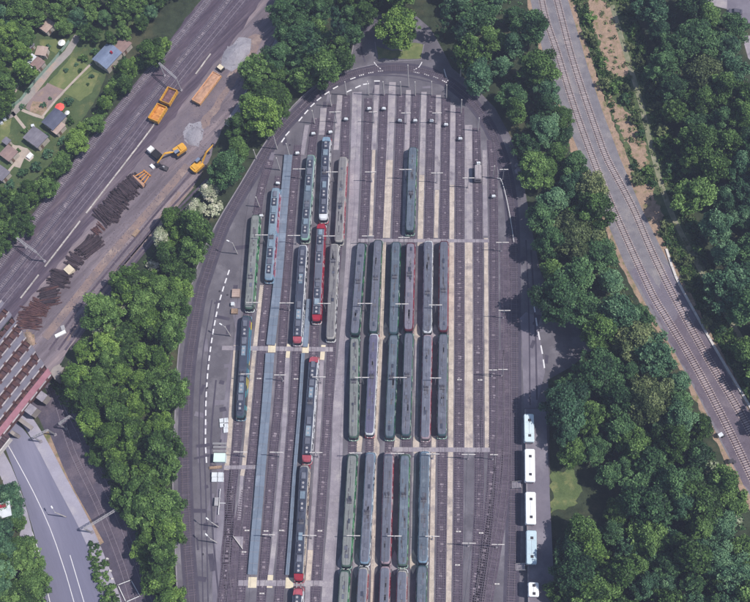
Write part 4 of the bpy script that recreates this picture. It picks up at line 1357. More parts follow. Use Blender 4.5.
# ------------------------------------------------------------------ trees
def leaf_mesh(name, clumps, per, size, seed, flat=0.5, core=0.72):
    """leaf clumps: many small leaf faces on uneven clumps spread through the crown"""
    g = np.random.default_rng(seed)
    V, T = [], []
    for (cx, cy, cz, cr) in clumps:
        n = max(12, int(per * cr * cr))
        d = g.normal(size=(n, 3))
        d /= np.linalg.norm(d, axis=1)[:, None]
        d[:, 2] = np.where(d[:, 2] < -0.25, -d[:, 2] * 0.6, d[:, 2])
        rad = cr * (0.7 + 0.42 * g.random(n) + 0.25 * (g.random(n) < .12))
        c = np.array([cx, cy, cz]) + d * rad[:, None] * np.array([1, 1, 0.85])
        nn = d * flat + g.normal(size=(n, 3)) * 0.45
        nn[:, 2] += 0.25
        nn /= np.linalg.norm(nn, axis=1)[:, None]
        a = np.cross(nn, g.normal(size=(n, 3)))
        a /= np.linalg.norm(a, axis=1)[:, None] + 1e-9
        b = np.cross(nn, a)
        s = size * (0.6 + 0.8 * g.random(n))[:, None]
        V.append(np.stack([c - a * s - b * s * .35, c + b * s * .75 - a * s * .1, c + a * s + b * s * .3, c - b * s * .7 + a * s * .15], 1).reshape(-1, 3))
        T.append(np.clip(0.5 + 0.2 * g.normal() + 0.13 * g.normal(size=n), 0, 1))
    V = np.concatenate(V)
    T = np.concatenate(T)
    nq = len(T)
    F = np.arange(nq * 4)
    cv, cf = [], []
    for (cx, cy, cz, cr) in clumps:
        bm = bmesh.new()
        bmesh.ops.create_icosphere(bm, subdivisions=1, radius=cr * core)
        k = len(V) + len(cv)
        cv += [(v.co.x + cx, v.co.y + cy, v.co.z * .85 + cz) for v in bm.verts]
        cf += [[v.index + k for v in f.verts] for f in bm.faces]
        bm.free()
    AV = np.concatenate([V, np.array(cv)])
    me = bpy.data.meshes.new(name)
    me.vertices.add(len(AV))
    me.vertices.foreach_set('co', AV.reshape(-1).astype(np.float32))
    li = np.concatenate([F, np.array(cf).reshape(-1)])
    me.loops.add(len(li))
    me.loops.foreach_set('vertex_index', li.astype(np.int32))
    nf = nq + len(cf)
    me.polygons.add(nf)
    st = np.concatenate([np.arange(nq) * 4, nq * 4 + np.arange(len(cf)) * 3])
    me.polygons.foreach_set('loop_start', st.astype(np.int32))
    me.polygons.foreach_set('loop_total', np.concatenate([np.full(nq, 4), np.full(len(cf), 3)]).astype(np.int32))
    at = me.attributes.new('tone', 'FLOAT', 'FACE')
    at.data.foreach_set('value', np.concatenate([T, np.full(len(cf), .42)]).astype(np.float32))
    me.materials.append(LEAF['green'])
    me.update()
    me.validate()
    return me


def crown_clumps(seed, R=4.6, H=9.0, base=4.0, n=34, tall=False):
    g = random.Random(seed)
    out = []
    lob = [(g.uniform(0, 6.28), g.uniform(.6, 1.25)) for _ in range(5)]
    for i in range(n):
        a = g.uniform(0, 6.283)
        t = g.random() ** .55
        u = g.random()
        stretch = 1.0
        for la, ls in lob:
            stretch += (ls - 1) * max(0, math.cos(a - la))
        prof = math.sin(math.pi * (0.16 + 0.8 * u)) ** .7 if not tall else (1 - u) ** .7 + .12
        r = R * t * prof * stretch
        cr = g.choice((.4, .55, .7, .9, 1.1, 1.4)) * g.uniform(.85, 1.15) * (R / 4.6) ** .6 * (0.62 if tall else 1)
        out.append((r * math.cos(a), r * math.sin(a), base + u * H, cr))
    out.append((0, 0, base + H * .55, R * .42 if not tall else R * .35))
    return out


def trunk_mesh(seed, h=5.0, r=.28):
    g = random.Random(seed)
    mb = MB()
    top = (g.uniform(-.3, .3), g.uniform(-.3, .3), h)
    mb.tube((0, 0, -1.0), top, r, r * .6, 8)
    for i in range(5):
        a = i * 1.256 + g.uniform(-.4, .4)
        mb.tube((top[0] * .8, top[1] * .8, h * g.uniform(.65, .95)), (math.cos(a) * 2.4, math.sin(a) * 2.4, h + g.uniform(1.5, 3.5)), r * .45, r * .15, 6)
    return mb.mesh('trunk', M['bark'])


CROWNS = [leaf_mesh('crown', crown_clumps(i, R=4.7 + (i % 3) * .4, H=7 + (i % 5), n=88 + i % 3 * 14), 105, .25, 100 + i, core=.6) for i in range(12)]
WIDE = [leaf_mesh('crown', crown_clumps(40 + i, R=6.9, H=9, n=150), 95, .27, 140 + i) for i in range(3)]
TALL = [leaf_mesh('crown', crown_clumps(60 + i, R=3.0, H=17, base=2, n=46, tall=True), 110, .3, 160 + i) for i in range(3)]
BUSH = [leaf_mesh('crown', crown_clumps(80 + i, R=2.3, H=2.6, base=.5, n=14), 70, .3, 180 + i) for i in range(4)]
TRUNKS = [trunk_mesh(i) for i in range(4)]
STEM = MB().tube((0, 0, -.5), (0, 0, 1.6), .16, .07, 6).mesh('stem', M['bark'])
NT = [0]


def tree(px, py, kind, mesh, sc, label, group, zsee=9.0, name='tree', cat='tree', trunk=True):
    """a tree whose crown (at height zsee) the photograph shows at this pixel"""
    p = P(px, py, zsee * sc)
    z = gz(p.x, p.y)
    if z < -.5:
        p = P(px, py, z + zsee * sc)
        z = gz(p.x, p.y)
    r = thing(name, label, cat, (p.x, p.y, z), random.uniform(0, 6.28), group)
    r.scale = (sc * random.uniform(.84, 1.18), sc * random.uniform(.84, 1.18), sc * random.uniform(.85, 1.15))
    obj('crown', mesh, r, m=LEAF[kind])
    if trunk and name == 'tree':
        obj('trunk', TRUNKS[NT[0] % 4], r)
    elif trunk:
        obj('stem', STEM, r)
    NT[0] += 1
    return r


SPECIAL = []
OFF = []            # trees wholly outside the picture: one joined wood


def special(px, py, kind, mesh, sc, label, **k):
    SPECIAL.append((px, py, 11.5 * sc if mesh in CROWNS else 15 * sc if mesh in WIDE else 8 * sc))
    return tree(px, py, kind, mesh, sc, label, None, **k)


special(400, 24, 'bright', WIDE[0], 1.0, 'large bright green tree on the island lawn at the head of the yard')
special(272, 98, 'bright', WIDE[1], .95, 'large bright green tree between the bare tracks and the curved track')
special(238, 146, 'green', WIDE[2], .72, 'round rich green tree beside the yellow excavator with raised boom')
special(646, 402, 'olive', WIDE[0], 1.05, 'pale olive tree with soft crown at the edge of the eastern wood')
special(638, 338, 'olive', CROWNS[1], 1.15, 'pale olive tree above a larger olive one, near the eastern railway')
special(575, 228, 'olive', WIDE[1], 1.15, 'broad dull olive tree leaning over the left track of the eastern railway')
special(592, 190, 'olive', CROWNS[2], 1.0, 'dark olive tree touching the left ballast edge of the eastern railway')
special(584, 529, 'green', WIDE[2], 1.0, 'large light green tree right below the small clearing by the buses')
special(590, 552, 'bright', CROWNS[3], 1.0, 'yellowish green tree right below the large light green one near the clearing')
special(618, 575, 'green', CROWNS[4], 1.1, 'green tree with bright crown standing in deep shade at the lower right')
special(700, 70, 'olive', WIDE[2], 1.1, 'dull olive tree in the upper right wood')
special(700, 35, 'dark', WIDE[1], .95, 'dark green tree in front of the paved forecourt at the upper right')
special(733, 24, 'dark', CROWNS[5], .9, 'dark tree beside the parked grey car at the upper right')
special(313, 50, 'conifer', TALL[0], 1.25, 'tall dark columnar conifer left of the loop road', zsee=12)
special(336, 22, 'conifer', TALL[1], 1.3, 'taller dark columnar conifer behind the first one near the loop road', zsee=12)
special(445, 12, 'conifer', TALL[2], 1.2, 'dark columnar conifer at the wood edge right of the loop road', zsee=12)
special(461, 35, 'conifer', TALL[0], 1.1, 'dark columnar conifer nearest to the curved track on the right', zsee=12)
for i, (x, y, s, l) in enumerate([(207, 190, .85, 'white blossoming bush below the excavator, at the upper end of the left wood'), (194, 208, .9, 'white blossoming bush just left of another one at the upper left wood'),
                            (212, 205, .7, 'small white blossoming bush near the curved track'), (162, 240, 1.0, 'white blossoming bush at the edge of the works yard'),
                            (150, 262, .6, 'small whitish bush at the dirt edge in the left wood'), (101, 326, .75, 'pale blossoming bush at the lower end of the works yard'), (118, 302, .7, 'pale blossoming bush halfway down the works yard edge'),
                            (715, 465, .7, 'whitish bush at the lower end of the eastern railway bank'), (738, 520, .6, 'whitish bush at the right edge below the eastern railway'), (688, 27, .55, 'small pale bush in the upper right wood')]):
    tree(x, y, 'pale', BUSH[i % 4] if s < .8 else CROWNS[i % 9], s * (1.8 if s < .8 else .8), l, None, zsee=4 if s < .8 else 9, name='blossoming_bush', cat='bush')
    SPECIAL.append((x, y, 9))


WORDS = {'bright': 'bright green', 'green': 'mid green', 'dark': 'dark green', 'blue': 'grey green', 'olive': 'dull olive'}


def fill(poly, kinds, space, noun, group, holes=(), smax=1.25, zs=9.0, limit=400, meshes=None, name='tree', cat='tree', smin=.65, marks=(), blobs=1.0):
    """trees (or bushes) standing close together; every one gets a label that finds it"""
    x0, x1 = min(p[0] for p in poly), max(p[0] for p in poly)
    y0, y1 = min(p[1] for p in poly), max(p[1] for p in poly)
    pts = []
    for _ in range(14000):
        if len(pts) >= limit:
            break
        x, y = random.uniform(x0, x1), random.uniform(y0, y1)
        if not inside((x, y), poly) or any(inside((x, y), h) for h in holes):
            continue
        sc = random.uniform(smin, smax)
        q = space * (.45 + .55 * sc / ((smin + smax) / 2))
        if any((x - a) ** 2 + (y - b) ** 2 < ((q + c) / 2) ** 2 for a, b, _, c in pts):
            continue
        if any((x - a) ** 2 + (y - b) ** 2 < (r + space * .35) ** 2 for a, b, r in SPECIAL):
            continue
        pts.append((x, y, sc, q))
    pts.sort(key=lambda p: p[1])
    sets = {}
    for x, y, sc, q in pts:
        if name == 'tree' and not (-14 < x < 764 and -14 < y < 618):
            OFF.append((x, y, sc, zs))
            continue
        # neighbours tend to be of one kind
        h = math.sin(x * .031 + 1.7) + math.sin(y * .027 + x * .011) + random.gauss(0, .8)
        k = kinds[int((h + 3) / 6 * len(kinds)) % len(kinds)]
        t = tree(x, y, k, random.choice(meshes or CROWNS), sc, '', None, zsee=zs, name=name, cat=cat)
        big = 'small ' if sc < smin + (smax - smin) * .33 else 'large ' if sc > smin + (smax - smin) * .67 else ''
        near = min(marks, key=lambda m: (m[0] - x) ** 2 + (m[1] - y) ** 2)[2] if marks else ''
        sets.setdefault((big + WORDS[k], near), []).append(t)
    for (w, near), ts in sets.items():
        for i, t in enumerate(ts):
            lab = '%s %s %s' % (w, noun, near)
            if len(ts) > 1:
                lab += ', %s from top' % ORD[i]
            if len(lab.split()) > 16:
                lab = lab.replace(' the ', ' ')
            t['label'] = ' '.join(lab.split())
            t['group'] = group
    return len(pts)


WOOD_L = [(256, 66), (278, 68), (284, 92), (250, 136), (229, 170), (208, 209), (198, 247), (183, 290), (174, 345), (168, 420), (167, 500), (170, 560), (173, 620), (176, 690),
          (182, 690), (160, 610), (150, 570), (132, 525), (114, 482), (94, 440), (76, 402), (66, 372), (80, 345), (107, 305), (141, 266), (168, 224), (198, 192), (226, 170), (240, 118), (250, 92)]
nl = fill(WOOD_L, ['bright', 'green', 'bright', 'green', 'bright', 'dark'], 18, 'tree in left wood', 'trees of the left wood', marks=[
    (262, 100, 'below the bare tracks'), (215, 190, 'near the blossoming bushes'), (150, 280, 'beside the works yard'), (190, 280, 'along the upper curved track'), (175, 380, 'along the middle curved track'),
    (100, 370, 'above the bridge end'), (110, 430, 'beside the low tracks'), (135, 370, 'in the middle'), (170, 480, 'along the lower curved track'), (160, 570, 'at the bottom edge')])
fill([(298, 78), (300, 40), (308, -60), (400, -60), (425, -30), (372, 8), (352, 28), (345, 58), (318, 74)], ['dark', 'green', 'dark'], 16, 'tree in grove left of loop road', 'trees left of the loop road')
fill([(285, -10), (305, -15), (298, 60), (280, 72), (272, 50)], ['dark', 'green'], 15, 'tree between bare tracks and conifers', 'trees at the upper end of the works yard', smax=.9, smin=.6)
WOOD_R = [(420, -60), (508, -60), (518, -18), (525, 10), (542, 62), (557, 106), (572, 150), (588, 180), (598, 222), (622, 280), (645, 318), (671, 366), (694, 410), (714, 454),
          (731, 490), (758, 560), (795, 640), (800, 690), (566, 690), (564, 520), (562, 395), (582, 372), (600, 348), (578, 318), (556, 298), (548, 262), (541, 222), (534, 178), (520, 136), (504, 106), (482, 82), (466, 55), (450, 30)]
HOLE = [(540, 456), (596, 454), (616, 488), (604, 506), (600, 524), (540, 524)]
nr = fill(WOOD_R, ['dark', 'green', 'blue', 'dark', 'green', 'dark', 'blue'], 20.5, 'tree in eastern wood', 'trees of the eastern wood', holes=[HOLE], marks=[
    (470, 10, 'at the top edge'), (510, 60, 'above the curved track'), (545, 120, 'left of the upper railway'), (530, 150, 'by the rubble blocks'), (560, 260, 'right of the guard rail'),
    (600, 320, 'behind the paved lobe'), (630, 300, 'beside the middle railway'), (570, 410, 'right of the first bus'), (615, 400, 'left of the pale olive tree'), (670, 430, 'below the pale olive tree'),
    (600, 470, 'right of the clearing'), (650, 490, 'in the deep middle'), (710, 490, 'beside the lower railway'), (560, 560, 'right of the lower buses'), (620, 560, 'by the earth heap'), (690, 570, 'in the lower right corner')])
WOOD_FR = [(632, -60), (685, -60), (690, -18), (712, 14), (728, 52), (750, 80), (800, 130), (815, 470), (762, 378), (744, 322), (723, 272), (708, 225), (692, 170), (677, 112), (660, 60), (647, 20)]
nf = fill(WOOD_FR, ['dark', 'green', 'blue', 'dark', 'green'], 21, 'tree beyond the eastern railway', 'trees beyond the eastern railway', marks=[
    (665, 20, 'at the top'), (690, 60, 'around the dull olive one'), (735, 90, 'below the forecourt'), (690, 140, 'along the upper footpath'), (735, 170, 'at the upper right edge'), (715, 230, 'along the middle footpath'),
    (750, 260, 'at the middle right edge'), (750, 330, 'at the lower right edge')])
STRIP = [(168, 38), (160, 46), (124, 90), (84, 140), (48, 190), (-8, 254), (-15, 262), (-15, 205), (10, 192), (38, 182), (66, 150), (80, 126), (100, 108), (112, 78), (140, 58), (162, 40)]
fill(STRIP, ['green', 'bright', 'green', 'dark'], 15, 'tree on slope above main line', 'trees between gardens and main line', smax=.75, smin=.4, marks=[
    (140, 60, 'by the blue-roofed house'), (100, 110, 'beside the lawn'), (75, 150, 'below the grey-roofed house'), (40, 200, 'below the shed group'), (10, 235, 'at the left edge')])
fill([(-12, 30), (6, 25), (24, 45), (24, 68), (14, 92), (4, 104), (-12, 110)], ['dark', 'green', 'bright'], 14, 'tree at left edge by the sheds', 'trees by the garden sheds', smax=.9, smin=.5)
fill([(-12, 500), (8, 492), (16, 520), (30, 566), (40, 660), (-30, 660), (-30, 500)], ['dark', 'green', 'blue'], 14, 'tree left of the lower road', 'trees left of the lower road', smax=.9, smin=.5)
fill([(60, -60), (215, -60), (150, 18), (120, 44), (98, 40), (86, 34), (60, 28)], ['dark', 'green', 'blue'], 16, 'tree behind the blue-roofed house', 'trees behind the blue-roofed house', smax=.9, smin=.5)
fill([(-50, -60), (60, -60), (58, 12), (36, 22), (24, 36), (-50, 28)], ['dark', 'green', 'blue'], 17, 'tree at the top left corner', 'trees at the top left corner', smax=1.0, smin=.6)
# bushes
B1 = [(572, 0), (585, 30), (598, 68), (612, 110), (631, 158), (650, 205), (670, 250), (698, 305), (724, 352), (748, 396), (760, 378), (735, 322), (712, 272), (695, 225), (680, 170), (666, 112), (650, 60), (637, 20), (632, -10), (575, -10)]
BARE = [[(584, -5), (612, -5), (630, 70), (622, 80), (604, 70)], [(606, 88), (622, 92), (652, 160), (642, 172), (622, 140)], [(640, 184), (656, 184), (668, 228), (648, 226)]]
PATHZ = [(608, 0), (617, 0), (646, 98), (660, 150), (675, 205), (697, 250), (752, 345), (740, 345), (682, 250), (660, 205), (646, 150), (632, 98)]
fill(B1, ['green', 'dark', 'olive', 'green'], 8.5, 'bush on rough slope', 'bushes on the rough slope', zs=2.5, meshes=BUSH, name='bush', cat='bush', limit=90, holes=BARE + [PATHZ], smin=.35, smax=1.0, marks=[
    (585, 30, 'left of upper bare earth'), (640, 40, 'right of upper bare earth'), (612, 110, 'left of middle bare earth'), (660, 130, 'right of middle bare earth'), (640, 190, 'left of lower bare earth'), (680, 200, 'right of lower bare earth'),
    (680, 260, 'above the white trough'), (715, 310, 'right of the white trough'), (740, 360, 'at the lower slope end')])
B2 = [(600, 232), (620, 286), (646, 330), (680, 396), (702, 446), (690, 440), (654, 372), (622, 318), (600, 260)]
fill(B2, ['green', 'olive'], 10, 'bush on left bank of eastern railway', 'bushes on the left bank', zs=2.5, meshes=BUSH, name='bush', cat='bush', limit=60, smin=.4, smax=1.0)
fill([(84, 540), (100, 545), (118, 602), (106, 602), (92, 565)], ['green', 'bright'], 8, 'bush between lower road and low tracks', 'bushes beside the lower road', zs=2.0, meshes=BUSH, name='bush', cat='bush', smax=.9, smin=.4)

# the woods run on beyond the picture's edge: one mass, lighter crowns
LITE = [leaf_mesh('crown', crown_clumps(400 + i, R=5.0, H=8 + i, n=40), 34, .42, 400 + i, core=.8) for i in range(4)]
cos, fls, tns = [], [], []
base = 0
for i, (x, y, sc, zs) in enumerate(OFF):
    src = LITE[i % 4]
    n = len(src.vertices)
    a = np.empty(n * 3, np.float32)
    src.vertices.foreach_get('co', a)
    a = a.reshape(-1, 3) * sc
    th = random.uniform(0, 6.28)
    p = P(x, y, zs * sc)
    cos.append(np.stack([a[:, 0] * math.cos(th) - a[:, 1] * math.sin(th) + p.x, a[:, 0] * math.sin(th) + a[:, 1] * math.cos(th) + p.y, a[:, 2] + gz(p.x, p.y)], -1))
    li = np.empty(len(src.loops), np.int32)
    src.loops.foreach_get('vertex_index', li)
    lt = np.empty(len(src.polygons), np.int32)
    src.polygons.foreach_get('loop_total', lt)
    tn = np.empty(len(src.polygons), np.float32)
    src.attributes['tone'].data.foreach_get('value', tn)
    fls.append((li + base, lt))
    tns.append(np.clip(tn + random.uniform(-.25, .25), 0, 1))
    base += n
me = bpy.data.meshes.new('outer_wood')
me.vertices.add(base)
me.vertices.foreach_set('co', np.concatenate(cos).reshape(-1).astype(np.float32))
li = np.concatenate([f[0] for f in fls])
lt = np.concatenate([f[1] for f in fls])
me.loops.add(len(li))
me.loops.foreach_set('vertex_index', li)
me.polygons.add(len(lt))
me.polygons.foreach_set('loop_start', np.concatenate([[0], np.cumsum(lt)[:-1]]).astype(np.int32))
me.polygons.foreach_set('loop_total', lt)
me.attributes.new('tone', 'FLOAT', 'FACE').data.foreach_set('value', np.concatenate(tns))
me.materials.append(LEAF['green'])
me.update()
tag(obj('outer_wood', me), kind='stuff')

# undergrowth nobody could count
def undergrowth(poly, n, kind, seed, holes=()):
    g = random.Random(seed)
    x0, x1 = min(p[0] for p in poly), max(p[0] for p in poly)
    y0, y1 = min(p[1] for p in poly), max(p[1] for p in poly)
    cl = []
    while len(cl) < n:
        x, y = g.uniform(x0, x1), g.uniform(y0, y1)
        if inside((x, y), poly) and not any(inside((x, y), h) for h in holes):
            p = P(x, y, 0)
            z = gz(p.x, p.y)
            if z < -.3:
                p = P(x, y, z)
                z = gz(p.x, p.y)
            cl.append((p.x, p.y, z + .15, g.uniform(.4, 1.0)))
    me = leaf_mesh('undergrowth', cl, 26, .26, seed, core=.4)
    o = obj('undergrowth', me, m=LEAF[kind])
    tag(o, kind='stuff')


def grow(poly, dx):
    cx = sum(p[0] for p in poly) / len(poly)
    cy = sum(p[1] for p in poly) / len(poly)
    return [(cx + (p[0] - cx) * dx, cy + (p[1] - cy) * dx) for p in poly]


undergrowth(WOOD_L, 1100, 'green', 301)
undergrowth(WOOD_R, 1500, 'dark', 302, [HOLE])
undergrowth(WOOD_FR, 600, 'dark', 303)
undergrowth(STRIP, 1300, 'green', 304)
undergrowth(B1, 2200, 'green', 305, BARE + [PATHZ])
undergrowth(B1, 250, 'olive', 309)
undergrowth(B2, 300, 'olive', 306)
undergrowth([(-12, 495), (8, 485), (16, 520), (30, 566), (34, 620), (-12, 620)], 150, 'green', 307)
undergrowth([(46, 378), (80, 430), (110, 486), (146, 552), (163, 602), (172, 602), (160, 560), (120, 475), (90, 420), (60, 372)], 300, 'green', 308)


# ------------------------------------------------------------------ works yard
def along(a, b, z=0.0):
    p, q = P(*a, z), P(*b, z)
    d = p - q
    return (p + q) / 2, math.atan2(-d.x, d.y), d.length


def wagon(a, b, w, label, load, paint, h=1.35, wall=.16, floor=.9):
    c, rz, L = along(a, b, 2.0)
    r = thing('open_wagon', label, 'wagon', (c.x, c.y, .17), rz, 'orange works wagons')
    hl, hw = L / 2, w / 2
    MB().box((0, 0, floor), (w, L, .25)).build('underframe', M['yellow'], r)
    for s in (-1, 1):
        k = MB()
        k.box((s * (hw - wall / 2), 0, floor + .125 + h / 2), (wall, L - .1, h))
        for i in range(6):
            k.box((s * (hw + .05), -hl + .5 + i * (L - 1) / 5, floor + .125 + h / 2), (.12, .14, h))
        k.build('side_wall', paint, r)
        MB().box((0, s * (hl - wall / 2 - .05), floor + .125 + h / 2), (w - 2 * wall - .02, wall, h - .02)).build('end_wall', paint, r)
        k = MB()
        k.box((0, s * hl * .55, .5), (1.8, 1.7, .35))
        for q in (-.7, .7):
            for dy in (-.5, .5):
                k.tube((q - .07, s * hl * .55 + dy, .38), (q + .07, s * hl * .55 + dy, .38), .38, n=12)
        k.build('bogie', M['darksteel'], r)
        for q in (-.85, .85):
            MB().tube((q, s * hl, .95), (q, s * (hl + .5), .95), .1, .16).build('buffer', M['darksteel'], r)
    k = MB()
    nx_, ny_ = 6, 14
    vs = []
    for j in range(ny_):
        for i in range(nx_):
            e = (0 < i < nx_ - 1) and (0 < j < ny_ - 1)
            vs.append((-hw + wall + (w - 2 * wall) * i / (nx_ - 1), -hl + .25 + (L - .5) * j / (ny_ - 1), floor + .45 + (random.uniform(.1, .55) if e else 0)))
    k.add(vs, [(j * nx_ + i, j * nx_ + i + 1, (j + 1) * nx_ + i + 1, (j + 1) * nx_ + i) for j in range(ny_ - 1) for i in range(nx_ - 1)])
    k.build('load', load, r)
    return r


wagon((173, 89), (164.5, 103), 3.6, 'open orange works wagon with brown load, the upper of the coupled pair', M['brown_load'], M['yellow'])
wagon((162.5, 105.5), (153, 120.5), 3.6, 'open orange works wagon filled with orange sand, the lower of the coupled pair', M['orange'], M['yellow'])
wagon((217, 73), (195.5, 101.5), 3.3, 'long tan flat wagon with low side walls on the works yard', M['tan_load'], hm('wagon_tan', '#d8a880', '#c4946e', scale=.7), h=.7)
p = P(220.5, 68, .8)
r = thing('site_container', 'small yellow and white site container at the head of the long tan wagon', 'container', (p.x, p.y, .04), -.7)
MB().box((0, 0, .7), (2.2, 1.7, 1.4)).build('body', M['darksteel'], r)
MB().box((.1, 0, 1.46), (1.9, 1.5, .12)).build('lid', M['cream'], r)


def excavator(x, y, body_rz, boom_len, label, up=False):
    p = P(x, y, 1.5)
    r = thing('excavator', label, 'excavator', (p.x, p.y, .04), body_rz, 'yellow excavators')
    for s in (-1, 1):
        k = MB()
        prof = [(-1.9, .35), (-1.5, 0), (1.5, 0), (1.9, .35), (1.5, .85), (-1.5, .85)]
        a = [(s * 1.0, yy, z) for yy, z in prof]
        b = [(s * 1.6, yy, z) for yy, z in prof]
        k.rings([a, b] if s > 0 else [b, a])
        for i in range(9):
            k.box((s * 1.3, -1.45 + i * .36, .87), (.62, .12, .05))
        k.build('crawler', M['darksteel'], r)
    k = MB()
    k.tube((0, 0, .7), (0, 0, 1.05), .8, n=16)
    k.build('turntable', M['darksteel'], r)
    MB().prism([(-1.35, -2.5), (-.9, -2.8), (.9, -2.8), (1.35, -2.5), (1.35, 1.1), (-1.35, 1.1)], 1.05, 2.15).build('upper_body', M['yellow'], r)
    MB().prism([(-1.1, -2.4), (1.1, -2.4), (1.1, -.7), (-1.1, -.7)], 2.15, 2.55, top=[(-.9, -2.2), (.9, -2.2), (.9, -.8), (-.9, -.8)]).build('engine_cover', M['yellow'], r)
    cb = MB().box((-.8, .6, 2.35), (1.0, 1.7, 1.5), top=.9).build('cab', M['glass'], r)
    MB().box((-.8, .6, 3.14), (1.0, 1.6, .1)).build('cab_roof', M['roof_blue'], cb)
    k = MB()
    e = (.35, boom_len * .55, 4.2 if not up else 5.0)
    t = (.35, boom_len, 2.0 if not up else 5.6)
    k.tube((.35, .9, 1.7), e, .38, .3, 6)
    k.build('boom', M['yellow'], r)
    MB().tube(e, t, .28, .2, 6).build('stick', M['yellow'], r)
    MB().tube((.35, .6, 2.2), ((.35), boom_len * .4, 3.4), .1, .1, 6).build('cylinder', M['steel'], r)
    k = MB()
    if not up:
        k.rings([[(.35 + s * .75, t[1] + yy, z) for yy, z in ((-.5, 2.0), (.4, 2.0), (.7, 1.1), (.1, .5), (-.7, .8))] for s in (-1, 1)])
    else:
        k.rings([[(.35 + s * .6, t[1] + yy, z) for yy, z in ((-.4, 5.7), (.4, 5.7), (.6, 4.9), (0, 4.5), (-.6, 4.8))] for s in (-1, 1)])
    k.build('bucket', M['darksteel'], r)
    return r


excavator(178, 151, 2.25, 7.5, 'yellow excavator with its boom lowered towards the dark timber heaps')
excavator(199, 165, -.75, 7.0, 'yellow excavator with its boom pointing at the trees', up=True)
p = P(155.5, 154, 1.2)
r = thing('site_truck', 'small truck with white cab and black body beside the lowered excavator boom', 'truck', (p.x, p.y, .04), .85)
MB().box((0, .3, .75), (1.9, 5.0, .5)).build('chassis', M['darksteel'], r)
MB().box((0, 1.9, 1.7), (2.1, 1.8, 1.5), top=.86).build('cab', M['white'], r)
MB().box((0, 2.72, 1.75), (1.7, .3, .7), top=.7).build('windscreen', M['glass'], r)
MB().box((0, -.6, 1.5), (2.2, 2.9, 1.1), top=1.04).build('dump_body', M['rubber'], r)
for s in (-1, 1):
    for y in (-1.3, 1.7):
        MB().tube((s * .8, y, .5), (s * 1.08, y, .5), .5, n=12).build('wheel', M['rubber'], r)
p = P(164, 167.5, .8)
r = thing('grab', 'dark clamshell grab lying open on the dirt below the excavator', 'grab', (p.x, p.y, .04), -.4)
for s in (-1, 1):
    MB().rings([[(s * a, y, z) for a, z in ((.05, 1.1), (1.3, .7), (1.2, 0), (.3, .15))] for y in (-.7, .7)]).build('jaw', M['darksteel'], r)
MB().box((0, 0, 1.25), (.6, .5, .4)).build('head', M['steel'], r)
p = P(141, 178, .6)
r = thing('plough_frame', 'orange wedge-shaped steel frame at the upper end of the timber heaps', 'plough', (p.x, p.y, .04), -.68)
MB().box((0, -1.3, .6), (5.6, 1.1, 1.0), top=.85).build('blade', M['tan_load'], r)
for i in range(4):
    MB().tube((-2.0 + i * 1.35, -.8, .5), (-1.0 + i * .8, 2.4, .5), .2, .2, 6).build('rib', M['orange'], r)
MB().box((.3, 2.5, .5), (3.2, .4, .5)).build('cross_beam', M['orange'], r)
p = P(153, 167, .6)
crate(152.5, 166.5, (1.0, 1.6, .7), M['white'], 'small pale block on the dirt between truck and orange frame', 'block', 'block', .8)

beam = [MB().box((0, 0, 0), (.48, l, .3)).mesh('timber', M['wood_old']) for l in (2.6, 3.2, 4.2)]
RUST = [MB().box((0, 0, 0), (.3, l, .2)).mesh('beam', M['rust']) for l in (3.0, 4.0)]


def heap(x, y, w, l, layers, rz, label, across=True, mats=None):
    w, l = w * 1.2, l * 1.22
    p = P(x, y, .4)
    r = thing('timber_heap', label, 'timber heap', (p.x, p.y, .04), rz, 'heaps of lifted sleepers')
    lib = mats or beam
    for k in range(layers):
        ll = l * (1 - .13 * k)
        n = int(ll / .52)
        for i in range(n):
            if random.random() < .08:
                continue
            q = -ll / 2 + (i + .5) * .52
            me = random.choice(lib)
            o = obj('timber', me, r, (random.uniform(-.35, .35), q, .16 + k * .3 + random.uniform(-.03, .05)), math.pi / 2 + random.gauss(0, .11))
            o.scale = (1, w / 3.3 * (1 - .1 * k), 1)
    return r


RZ = -.72
heap(131, 186, 4.6, 7.0, 4, RZ, 'tall dark brown timber heap next to the orange frame')
heap(122, 195, 5.0, 7.0, 4, RZ, 'tall blackish timber heap, second from the orange frame')
heap(110, 210, 5.4, 7.6, 5, RZ, 'largest black timber heap with ribbed top')
heap(114, 218, 2.4, 2.2, 2, RZ + .4, 'little dark timber pile at the foot of the largest black heap')
heap(98, 229, 2.6, 3.0, 2, RZ, 'small brown timber pile between two large heaps', mats=RUST)
heap(86, 245, 6.0, 3.4, 5, RZ + 1.57, 'dark timber heap with lengthwise beams, left half', mats=beam)
heap(92, 247, 5.6, 3.2, 4, RZ + 1.57, 'dark timber heap with lengthwise beams, right half', mats=beam)
heap(74.5, 261, 4.2, 3.6, 3, RZ + .2, 'short brown timber heap above the cream pallet stack')
crate(69.5, 270, (2.6, 2.4, 1.2), M['cream'], 'cream pallet stack between two brown heaps', 'pallet_stack', 'pallets', RZ, n=5)
heap(60, 278, 5.0, 5.0, 4, RZ + .5, 'brown timber heap below the cream pallet stack')
heap(49, 296, 5.0, 5.6, 3, RZ + .9, 'brown timber heap fourth from the bridge', mats=RUST + beam)
heap(39, 307, 4.6, 4.6, 3, RZ + .3, 'loose rusty timber heap above the bridge end', mats=RUST)
heap(30, 318, 5.4, 6.4, 3, RZ + .7, 'wide rusty timber heap right at the bridge end', mats=RUST)
crate(60.5, 334, (3.4, 1.1, .5), M['white'], 'bent white slab lying on the dirt near the bridge', 'slab', 'slab', .5, n=2)
crate(63, 328, (1.2, 1.6, .4), M['steel'], 'grey plate on the dirt just above the white slab', 'plate', 'plate', .4, n=1)
crate(136, 233, (1.3, 2.6, .5), M['sand'], 'small tan stone pile in the middle of the dirt', 'stone_pile', 'stones', -.6, n=2)


